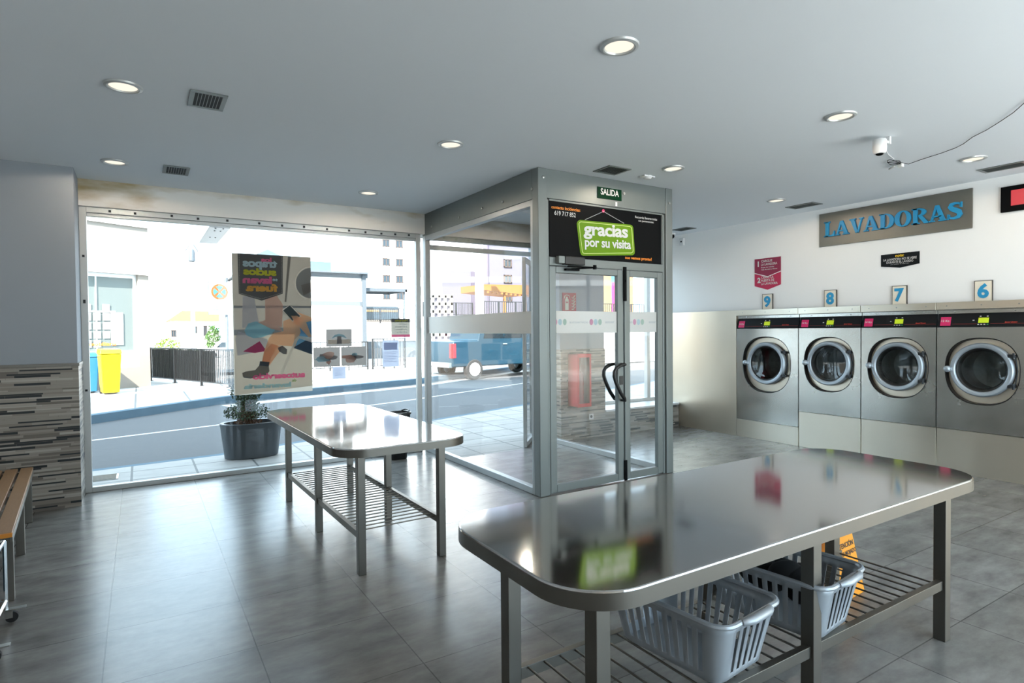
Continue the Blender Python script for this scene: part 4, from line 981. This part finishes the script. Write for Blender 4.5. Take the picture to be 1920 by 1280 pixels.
ground('marking_and_sun_strip', edge+[(x-.1, y+.42) for x, y in edge][::-1], -.052, 'line_and_sunlit_road', 'sunlit strip of road beside the far kerb, painted pale', 'road marking', .02)  # sunlight on the road, painted in as a pale slab
dg = root('drain_cover', (-.36, 7.72, 0), 'square metal drain grate in the paving at the window foot', 'drain')
MB().box(-.14, -.14, .0, .14, .14, .006).build('frame', 'steel_dark', dg)
mb = MB()
for k in range(9): mb.box(-.12, -.125+.03*k, .006, .12, -.113+.03*k, .011)
mb.build('bars', 'steel_leg', dg)

def foliage(mb, n, f, size, rnd):
    for _ in range(n):
        p = Vector(f(rnd)); d = Vector((rnd.gauss(0, 1), rnd.gauss(0, 1), rnd.gauss(.4, 1))).normalized(); u = d.orthogonal().normalized(); s = size*rnd.uniform(.6, 1.3)
        u = (u*math.cos(1)+d.cross(u)*math.sin(rnd.uniform(0, 6)))
        a = mb.b.verts.new(p-u*s*.25); b = mb.b.verts.new(p+d*s*.5+u*s*.22); c = mb.b.verts.new(p+d*s); e = mb.b.verts.new(p+d*s*.5-u*s*.3)
        mb.b.faces.new([a, b, c, e])
pt_ = root('planter', (1.165, 8.03, 0), 'dark grey oval planter with a small conifer on the pavement outside the window', 'planter')
el_ = lambda rx, ry, z: [(rx*math.cos(2*PI*k/48), ry*math.sin(2*PI*k/48), z) for k in range(48)]
MB().loft([el_(.295, .19, 0), el_(.31, .20, .01), el_(.355, .24, .40), el_(.362, .245, .43), el_(.355, .24, .437), el_(.315, .205, .432), el_(.31, .20, .37)], cap0=True).build('pot', 'pot', pt_)
MB().loft([el_(.312, .202, .385), el_(.15, .1, .395), el_(.01, .01, .40)], cap1=True).build('soil', 'soil', pt_)
sh = root('conifer', (1.12, 8.03, .39), 'small conifer shrub with browning lower branches growing in the planter', 'shrub')
rnd = random.Random(5)
def cone(rn, z0=.0, z1=.78, r0=.20):
    t = rn.random()**1.1; z = z0+(z1-z0)*t; r = r0*(1-.72*t)*math.sqrt(rn.random())*(.9+.3*math.sin(t*20)); a = rn.uniform(0, 2*PI)
    return (r*math.cos(a), r*math.sin(a), z)
mb = MB(); foliage(mb, 5200, lambda q: cone(q, .10, .95, .24), .035, rnd); mb.build('foliage', 'leaf', sh, smooth=False, fix=False)
mb = MB(); foliage(mb, 1500, lambda q: cone(q, .02, .28, .15), .035, rnd); mb.build('dead_foliage', 'leaf_brown', sh, smooth=False, fix=False, label='brown withered lower foliage')
mb = MB()
mb.tube([(0, 0, -.01), (.01, 0, .5), (0, .01, .9)], [.02, .012, .004], 8)
for k in range(14):
    a = k*2.4; mb.tube([(0, 0, .04+.05*k), (.13*math.cos(a), .13*math.sin(a), .12+.05*k)], [.007, .003], 5)
mb.build('stem', 'bark', sh)
# blade sign box outside above
bs = root('hanging_sign', (.79, 7.45, 2.73), 'white light box sign hanging over the pavement outside, seen from below', 'sign')
MB().box(-.11, 0, 0, .11, 1.4, .5).build('box', 'car_white', bs, bevel=.006)
MB().box(-.035, -.33, .1, .035, 0, .14).build('bracket', 'steel_dark', bs)
for x, y in ((-.03, .25), (.03, .25), (-.03, .8), (.03, .8), (-.04, .06), (.04, .06)):
    MB().lathe([(.001, -.006), (.008, -.005), (.009, 0)], 8, 'z', (x, y, 0)).build('screw', 'vent_dark', bs)
# no stopping sign
ns = root('traffic_sign', (2.23, 19.74, .095), 'no stopping sign with orange cross on a grey pole behind the poster edge', 'traffic sign', 10)
MB().tube([(0, 0, 0), (0, 0, 3.1)], .045, 12).build('pole', 'frame_grey', ns)
MB().prism([(-.52, 1.98), (.10, 1.98), (.10, 2.95), (-.52, 2.95)], -.075, -.055).build('panel', 'fac_white', ns, smooth=False)
MB().tube([(-.52, -.076, 1.98), (.10, -.076, 1.98), (.10, -.076, 2.95), (-.52, -.076, 2.95)], .012, 5, closed=True).build('panel_edge', 'frame_grey', ns)
MB().prism(circ(-.21, 2.66, .235, 40), -.08, -.075).build('disc', 'sign_orange', ns, smooth=False)
mb = MB()
for k in range(4):
    a0 = 45+12+90*k; mb.prism([(-.21+.035*math.cos(math.radians(a0+33)), 2.66+.035*math.sin(math.radians(a0+33)))]+circ(-.21, 2.66, .175, 10, a0, a0+66), -.084, -.08)
mb.build('blue_quarters', 'sign_blue', ns, smooth=False)
for i in range(3): MB().box(-.41, -.078, 2.28-.08*i, -.01, -.075, 2.30-.08*i).build('printed_line', 'frame_grey', ns, smooth=False)
# lamp post
lp = root('street_lamp', (1.62, 24, .095), 'tall slim white street lamp post beyond the pavement', 'street lamp')
MB().tube([(0, 0, 0), (0, 0, 4.6)], .07, 10).build('pole', 'fac_white', lp)
MB().tube([(-.2, 0, 4.35), (-.05, 0, 4.6), (.05, 0, 4.6), (.2, 0, 4.35)], .02, 6).lathe([(.02, 3.9), (.11, 4.0), (.10, 4.35), (.03, 4.5)], 12).build('head', 'frame_grey', lp)
# railing builder
def railing(name, p0, p1, z0, h, n, label, panel=False, cat='railing', bar=.012, group='black metal railings', knob=False):
    p0, p1 = Vector(p0), Vector(p1); L = (p1-p0).length; a = math.degrees(math.atan2(p1.y-p0.y, p1.x-p0.x))
    r = root(name, (p0.x, p0.y, z0), label, cat, a, group)
    MB().tube([(0, 0, h), (L, 0, h)], .022, 6).tube([(0, 0, .12), (L, 0, .12)], .018, 6).build('rails', 'rail_black', r)
    mb = MB()
    for k in range(n): mb.box(L*(k+.5)/n-bar, -bar, .12, L*(k+.5)/n+bar, bar, h)
    mb.build('bars', 'rail_black', r, smooth=False)
    for q in (0, .33, .66, 1):
        MB().box(L*q-.025, -.025, 0, L*q+.025, .025, h+.02).box(L*q-.07, -.04, 0, L*q+.07, .04, .015).build('post', 'rail_black', r)
    if panel: MB().box(.02, .03, .13, L*.80, .035, h-.03).build('mesh_panel', 'mesh_dark', r, smooth=False)
    return r
railing('street_railing', (.27, 21.2), (2.0, 16.75), .095, 1.0, 52, 'dark pedestrian railing with close bars left of the traffic sign', True, bar=.010)
railing('street_railing', (2.0, 16.75+.6), (4.2, 17.9), .095, 1.0, 18, 'dark open railing behind the lower right of the poster', bar=.010)
railing('street_railing', (5.2, 22), (7.3, 22), .095, 1.05, 15, 'dark railing below the taped photo prints', bar=.012)
railing('street_railing', (7.5, 22), (8.8, 22), .095, 1.15, 10, 'dark railing with wide bars behind the white information sheet', bar=.012)
railing('terrace_railing', (9.85, 30.6), (12.95, 30.6), 1.95, .8, 30, 'dark railing on the white terrace wall behind the opening hours sign', bar=.014)
railing('terrace_railing', (11.45, 26.25), (14.1, 26.25), 2.20, .70, 32, 'dark railing seen through the vestibule left of the white column', bar=.012)
railing('terrace_railing', (14.6, 26.25), (17.7, 26.25), 2.2, .8, 24, 'dark railing seen through the vestibule below the orange pergola', bar=.014)
railing('street_railing', (17.5, 20.85), (20.8, 20.85), 1.75, .95, 26, 'dark railing seen through the narrow vestibule door', bar=.012)

def windows(r, cols, rows, w, h, y, fm='win_frame', sh=False):
    for z in rows:
        for x in cols:
            f = MB().box(x-w/2, y-.08, z-h/2, x-w/2+.12*w, y, z+h/2).box(x+w/2-.12*w, y-.08, z-h/2, x+w/2, y, z+h/2).box(x-w/2, y-.08, z-h/2, x+w/2, y, z-h/2+.1*w).box(x-w/2, y-.08, z+h/2-.1*w, x+w/2, y, z+h/2).box(x-.05*w, y-.08, z-h/2, x+.05*w, y, z+h/2).build('window', fm, r, smooth=False)
            MB().box(x-w/2+.1*w, y-.03, z-h/2+.08*w, x+w/2-.1*w, y-.02, z+h/2-.08*w).build('pane', 'win_glass', f, smooth=False)
# left shop across the street
ls = root('shop_building', (.235, 19.05, .095), 'sunlit shop across the street with a notice covered window at the left', 'building', 27)
MB().box(-7, 0, 0, -2.0, 6, 4.4).box(-2.0, 0, 0, 0, 6, .55).box(-2.0, 0, 3.02, 0, 6, 4.4).box(-.28, 0, .55, 0, 6, 3.02).box(-2.0, 3, .55, -.28, 6, 3.02).build('wall', 'fac_cream', ls, smooth=False)
MB().box(-7, -.06, 3.02, .05, 0, 3.22).box(-7, -.05, 4.3, .05, 6.0, 4.45).build('cornice', 'fac_white', ls, smooth=False)
MB().box(-2.0, .10, .9, -.28, .15, 1.0).box(-2.0, .10, 2.92, -.28, .15, 3.02).box(-.36, .10, 1.0, -.28, .15, 2.92).box(-1.27, .10, 1.0, -1.24, .15, 2.92).box(-2.0, .10, 2.0, -.8, .15, 2.04).build('window_frame', 'car_white', ls, smooth=False)
MB().box(-2.0, .0, .55, -.28, .2, .9).build('window_sill', 'fac_white', ls, smooth=False)
MB().box(-1.98, .12, .99, -.30, .13, 2.93).build('pane', 'shop_glass', ls, smooth=False)
rnd = random.Random(11)
for i in range(5):
    for j in range(3):
        if rnd.random() < .8: MB().box(-1.55+.22*j, .10, 1.1+.23*i, -1.38+.22*j, .105, 1.29+.23*i).build('paper', 'fac_white', ls, smooth=False)
MB().box(-.92, .10, 1.15, -.62, .105, 2.0).build('paper', 'fac_white', ls, smooth=False)
text(ls, 'lettering', 'inmobiliaria', 'print_orange', -1.55, 1.14, y=.09, w=.75, h=.09, bold=.02)
def wheelie(name, loc, rz, w, d, h, m_, label):
    r = root(name, loc, label, 'bin', rz)
    MB().hull8([(-w*.4, -d*.4, .04), (w*.4, -d*.4, .04), (w*.4, d*.4, .04), (-w*.4, d*.4, .04)], [(-w*.5, -d*.5, h*.9), (w*.5, -d*.5, h*.9), (w*.5, d*.5, h*.9), (-w*.5, d*.5, h*.9)]).build('body', m_, r, bevel=.02)
    MB().hull8([(-w*.54, -d*.54, h*.9), (w*.54, -d*.54, h*.9), (w*.54, d*.54, h*.9), (-w*.54, d*.54, h*.9)], [(-w*.5, -d*.45, h), (w*.5, -d*.45, h), (w*.5, d*.5, h*1.02), (-w*.5, d*.5, h*1.02)]).build('lid', m_, r, bevel=.02)
    for s in (-1, 1): MB().tube([(s*w*.42, d*.4, .09), (s*w*.3, d*.4, .09)], .09, 14).build('wheel', 'tyre', r)
wheelie('wheelie_bin', (-.63, 17.3, .095), 10, .42, .55, 1.07, 'bin_yellow', 'bright yellow wheeled bin across the street')
wheelie('wheelie_bin', (-1.10, 17.9, .095), 10, .42, .5, .98, 'bin_blue', 'blue wheeled bin half hidden by the window frame across the street')
# house with yellow roof and far things
hs_ = root('house', (4.4, 60, -.5), 'distant low house with a yellow tiled roof', 'building')
MB().box(-2.1, 0, 0, 2.3, 8, 3.1).build('wall', 'fac_white', hs_, smooth=False)
MB().hull8([(-2.3, -.5, 3.1), (2.5, -.5, 3.1), (2.5, 8.5, 3.1), (-2.3, 8.5, 3.1)], [(-1.0, 3.5, 4.1), (2.0, 3.5, 4.1), (2.0, 4.5, 4.1), (-1.0, 4.5, 4.1)]).build('roof', 'roof_yellow', hs_, smooth=False)
windows(hs_, (-1.0, -.2), (2.3,), .3, .6, 0); windows(hs_, (.6,), (2.2,), .3, .9, 0)
text(hs_, 'lettering', 'TALLER', 'blue_letter', 1.05, 2.2, y=-.02, w=1.0, h=.4, bold=.01)
hs2 = root('house', (2.9, 52, -.5), 'smaller pale blue house left of the yellow roofed one', 'building')
MB().box(-1.1, 0, 0, .2, 5, 2.55).build('wall', 'fac_white', hs2, smooth=False)
MB().hull8([(-1.2, -.3, 2.55), (.4, -.3, 2.55), (.4, 5.3, 2.55), (-1.2, 5.3, 2.55)], [(-.6, 1.2, 2.9), (.3, 1.2, 2.9), (.3, 4, 2.9), (-.6, 4, 2.9)]).build('roof', 'fac_cream', hs2, smooth=False)
windows(hs2, (-.7,), (2.0,), .35, .5, 0)
def bush(name, loc, rr, m_, label, seed):
    rnd = random.Random(seed); mb = MB()
    def f(q):
        d = Vector((q.gauss(0, 1), q.gauss(0, 1), q.gauss(0, 1))).normalized()*(.75+.25*q.random()); return (d.x*rr[0], d.y*rr[1], rr[2]+d.z*rr[2])
    foliage(mb, 1400, f, .16*max(rr), rnd)
    r = root(name, loc, label, 'bush', group='bushes across the street'); mb.build('foliage', m_, r, smooth=False, fix=False)
    MB().tube([(0, 0, 0), (0, 0, rr[2]*1.2)], .04, 6).build('stem', 'bark', r)
bush('bush', (1.0, 29, .09), (.55, .5, .62), 'leaf_lime', 'pale yellow green bush beside the sunlit shop corner', 1)
bush('bush', (2.0, 28.3, .09), (.5, .4, .40), 'leaf_green', 'low green hedge bush above the dark railing', 2)
bush('bush', (3.95, 42, .09), (.42, .42, .95), 'leaf_green', 'round green bush next to the white van', 4)
vn = root('van', (4.15, 39, .09), 'small white van parked beyond the dark railing', 'van', 180)
MB().hull8([(-.9, -.5, .15), (.9, -.5, .15), (.9, .9, .15), (-.9, .9, .15)], [(-.9, -.5, .55), (.9, -.5, .55), (.9, .9, .55), (-.9, .9, .55)]).hull8([(-.9, -.5, .55), (.5, -.5, .55), (.5, .9, .55), (-.9, .9, .55)], [(-.85, -.4, 1.0), (.1, -.4, 1.0), (.1, .8, 1.0), (-.85, .8, 1.0)]).build('body', 'car_white', vn, bevel=.05)
MB().hull8([(-.1, .91, .6), (.42, .91, .6), (.42, .93, .6), (-.1, .93, .6)], [(-.1, .84, .9), (.12, .84, .9), (.12, .86, .9), (-.1, .86, .9)]).build('side_window', 'car_glass', vn)
for x in (-.55, .6):
    for y in (-.5, .9): MB().tube([(x, y-.05, .18), (x, y+.05, .18)], .18, 18).build('wheel', 'tyre', vn)
# grey steel frame building and canopy
fb = root('white_hall', (5.0, 24, .095), 'plain white hall with grey steel frame edges behind the photo prints', 'building')
MB().box(-1.6, 0, 0, 2.8, 6, 3.7).build('wall', 'fac_white', fb, smooth=False)
MB().box(-1.6, -.06, 3.62, 3.0, 0, 3.8).build('roof_beam', 'frame_grey', fb, smooth=False)
MB().box(-1.6, -.06, 2.5, 2.75, 0, 2.66).build('middle_beam', 'frame_grey', fb, smooth=False)
MB().box(2.75, -.08, 0, 2.92, .05, 3.75).build('corner_post', 'frame_grey', fb, smooth=False)
MB().box(-1.7, -.3, 3.78, 2.95, 6, 3.84).build('roof', 'frame_grey', fb, smooth=False)
cn = root('canopy', (8.52, 24.2, 3.17), 'flat grey canopy jutting right from the white hall', 'canopy')
MB().box(-.55, 0, .05, 1.3, .08, .15).box(-.55, 2.0, .05, 1.3, 2.08, .15).box(1.22, 0, .05, 1.3, 2.0, .15).build('frame', 'frame_grey', cn, smooth=False)
MB().box(-.55, 0, .15, 1.3, 2.08, .18).build('roof', 'frame_grey', cn, smooth=False)
MB().box(1.18, .1, -3.07, 1.24, .16, .05).build('post', 'frame_grey', cn, smooth=False)
gb = root('greenhouse_roof', (9.4, 50, 0), 'distant grey blue gabled roof rising above the poster', 'building')
MB().prism([(-1.9, 0), (4.2, 0), (4.2, 7.3), (.9, 7.3), (-.75, 8.05), (-1.9, 7.45)], 0, 8).build('wall', 'teal_roof', gb, smooth=False)
mb = MB()
for k in range(11): mb.box(-1.85+.25*k, -.05, 6.3, -1.81+.25*k, 0, 7.35)
mb.build('glazing_bars', 'rail_black', gb, smooth=False)
# apartment block
ab = root('apartment_block', (24, 95, 0), 'tall white apartment block with small brown framed windows', 'building')
MB().box(0, 0, 0, 21, 12, 32).build('wall', 'fac_white', ab, smooth=False)
windows(ab, (10.9, 13.2), (16.1, 13.0, 10.2, 7.4), 1.25, 1.25, 0)
windows(ab, (17.6, 19.7), (17.5, 14.4, 11.4, 8.4), 1.25, 1.4, 0)
tw = root('terrace_wall', (9.8, 30.5, 0), 'white terrace wall with grey lower part behind the opening hours sign', 'wall')
MB().box(0, 0, 1.0, 3.3, .3, 1.95).build('upper_wall', 'fac_white', tw, smooth=False)
MB().box(0, .05, 0, 3.3, .3, 1.0).build('lower_wall', 'frame_grey', tw, smooth=False)
st_ = root('low_building', (8.9, 32, 0), 'low building with banded windows behind the terrace railing', 'building')
MB().box(0, 0, 0, 3.6, 2.4, 3.1).build('wall', 'fac_cream', st_, smooth=False)
MB().box(.1, -.05, 2.2, 3.5, 0, 2.9).build('window_band', 'win_glass', st_, smooth=False)
MB().box(.1, -.07, 2.62, 3.5, -.04, 2.72).build('brown_band', 'fac_orange', st_, smooth=False)
# right: terrace with white wall, column, pergola, buildings
t2 = root('terrace_wall', (11.3, 26.1, 0), 'long white terrace wall seen through the left vestibule glass', 'wall')
MB().box(0, 0, 0, 7.0, .4, 2.2).build('wall', 'fac_white', t2, smooth=False)
wc = root('column', (14.3, 25.9, 0), 'slim white column seen through the left vestibule glass', 'column')
MB().box(-.16, -.16, 0, .16, .12, 7.0).build('shaft', 'fac_white', wc, smooth=False)
mb_ = root('lilac_building', (16.6, 35, 0), 'pale building with a recessed lilac grey wall seen through the vestibule', 'building')
MB().box(-.9, .3, 0, 3.2, 1.3, 16).build('wall', 'fac_white', mb_, smooth=False)
MB().box(0, 0, 2, 2.55, .3, 5.45).build('lilac_panel', 'fac_lilac', mb_, smooth=False)
MB().box(2.1, -.05, 2, 2.6, .0, 5.45).build('mauve_strip', 'fac_mauve', mb_, smooth=False)
MB().box(3.2, -.5, 0, 7.0, 8, 16).build('side_wing', 'fac_lilac', mb_, smooth=False)  # bluish shade on this wall is put into its lilac colour
windows(mb_, (4.65,), (6.06, 5.0, 3.75), .62, .55, -.5)
MB().tube([(3.1, -.55, 0), (3.1, -.55, 16)], .06, 8).build('downpipe', 'fac_mauve', mb_)
sc = root('screen_wall', (11.2, 25.4, 0), 'white perforated block screen wall seen through the vestibule', 'screen wall')
mb = MB()
for i in range(9):
    mb.box(0, 0, .2+.36*i, 1.4, .12, .2+.36*i+.15)
for j in range(5): mb.box(.32*j, 0, .2, .32*j+.12, .12, 3.2)
mb.build('lattice', 'fac_white', sc, smooth=False)
MB().box(0, .13, .2, 1.4, .16, 3.2).build('backing', 'fac_lilac', sc, smooth=False)
pg = root('pergola', (16.6, 29, 0), 'orange wooden pergola seen through the left vestibule glass', 'pergola')
MB().hull8([(-.2, 0, 3.78), (2.9, 0, 3.55), (2.9, 3, 3.6), (-.2, 3, 3.75)], [(-.2, 0, 4.1), (2.9, 0, 4.15), (2.9, 3, 4.2), (-.2, 3, 4.15)]).build('roof', 'pergola', pg, smooth=False)
for x in (1.15, 2.55): MB().box(x, .2, .09, x+.13, .35, 3.65).build('post', 'pergola', pg, smooth=False)
for k in range(10): MB().box(-.1+.3*k, -.12, 3.62-.02*k, -.02+.3*k, 0, 3.72-.02*k).build('rafter_end', 'pergola', pg, smooth=False)
# right street end
rb = root('beige_building', (23.1, 26, 0), 'beige building with orange render seen through the wide vestibule door', 'building')
MB().box(-.8, 0, 0, 1.6, 6, 7).build('wall', 'fac_orange', rb, smooth=False)
MB().box(-.1, -.05, 3.3, .9, 0, 4.8).build('pale_panel', 'sign_blue', rb, smooth=False)
bn2 = root('banner', (19.35, 21.8, 2.3), 'tall magenta banner seen through the narrow vestibule door', 'banner')
MB().box(0, 0, 0, .32, .04, 1.5).build('cloth', 'magenta', bn2, smooth=False)
MB().tube([(.34, .02, -2.2), (.34, .02, 1.6)], .03, 8).build('pole', 'frame_grey', bn2)
rw = root('terrace_wall', (17.2, 20.7, 0), 'pale wall below the railing seen through the vestibule doors', 'wall')
MB().box(0, 0, 0, 6, .4, 1.75).build('wall', 'fac_white', rw, smooth=False)

# blue pick-up van parked beyond the far kerb line
cr = root('pickup', (8.32, 16.85, -.05), 'dark blue double cab vehicle parked across the street behind the vestibule glass', 'car', 7)
prof = [(0, .42), (0, 1.12), (.06, 1.25), (1.0, 1.27), (1.15, 1.85), (2.9, 1.88), (3.5, 1.28), (4.6, 1.15), (4.85, .95), (4.9, .42)]
def side_cut(x0, z0): return
MB().prism(prof, 0, 1.75).build('body', 'car_blue', cr, bevel=.05)
for x0, x1 in ((1.32, 2.05), (2.16, 3.0)):
    MB().prism([(x0-.10, 1.33), (x1+(.22 if x0 > 2 else 0), 1.33), (x1-.05, 1.72), (x0, 1.72)], -.012, .0).build('side_window', 'car_glass', cr, smooth=False)
MB().box(-.02, .2, 1.30, 0, 1.55, 1.31).box(-.10, .05, .42, .02, 1.7, .58).build('rear_bumper', 'steel_dark', cr, bevel=.02)
MB().box(-.02, .02, .72, .04, .16, 1.18).box(-.02, 1.59, .72, .04, 1.73, 1.18).box(0, -.012, .72, .14, .02, 1.18).build('tail_lamp', 'tail_red', cr, bevel=.01)
MB().box(-.11, .65, .46, -.095, 1.1, .57).build('number_plate', 'fac_white', cr, smooth=False)
for x in (2.0, 3.05): MB().box(x, -.03, 1.12, x+.18, -.01, 1.15).build('door_handle', 'steel_dark', cr)
for x in (.85, 3.95):
    for y in (.09, 1.66):
        w_ = MB().lathe([(.20, -.11), (.30, -.11), (.335, -.08), (.335, .08), (.30, .11), (.20, .11)], 30, 'y', (x, y, .335)).build('wheel', 'tyre', cr)
        mb = MB(); s = -1 if y < 1 else 1
        for k in range(12):
            a = 2*PI*k/12; mb.tube([(x+.04*math.cos(a), y+s*.115, .335+.04*math.sin(a)), (x+.20*math.cos(a), y+s*.10, .335+.20*math.sin(a))], .018, 5)
        mb.lathe([(.19, .11*s), (.205, .118*s), (.215, .11*s)], 30, 'y', (x, y, .335)); mb.lathe([(.001, .09*s), (.2, .09*s)], 24, 'y', (x, y, .335))
        mb.build('wheel_rim', 'car_white', w_)
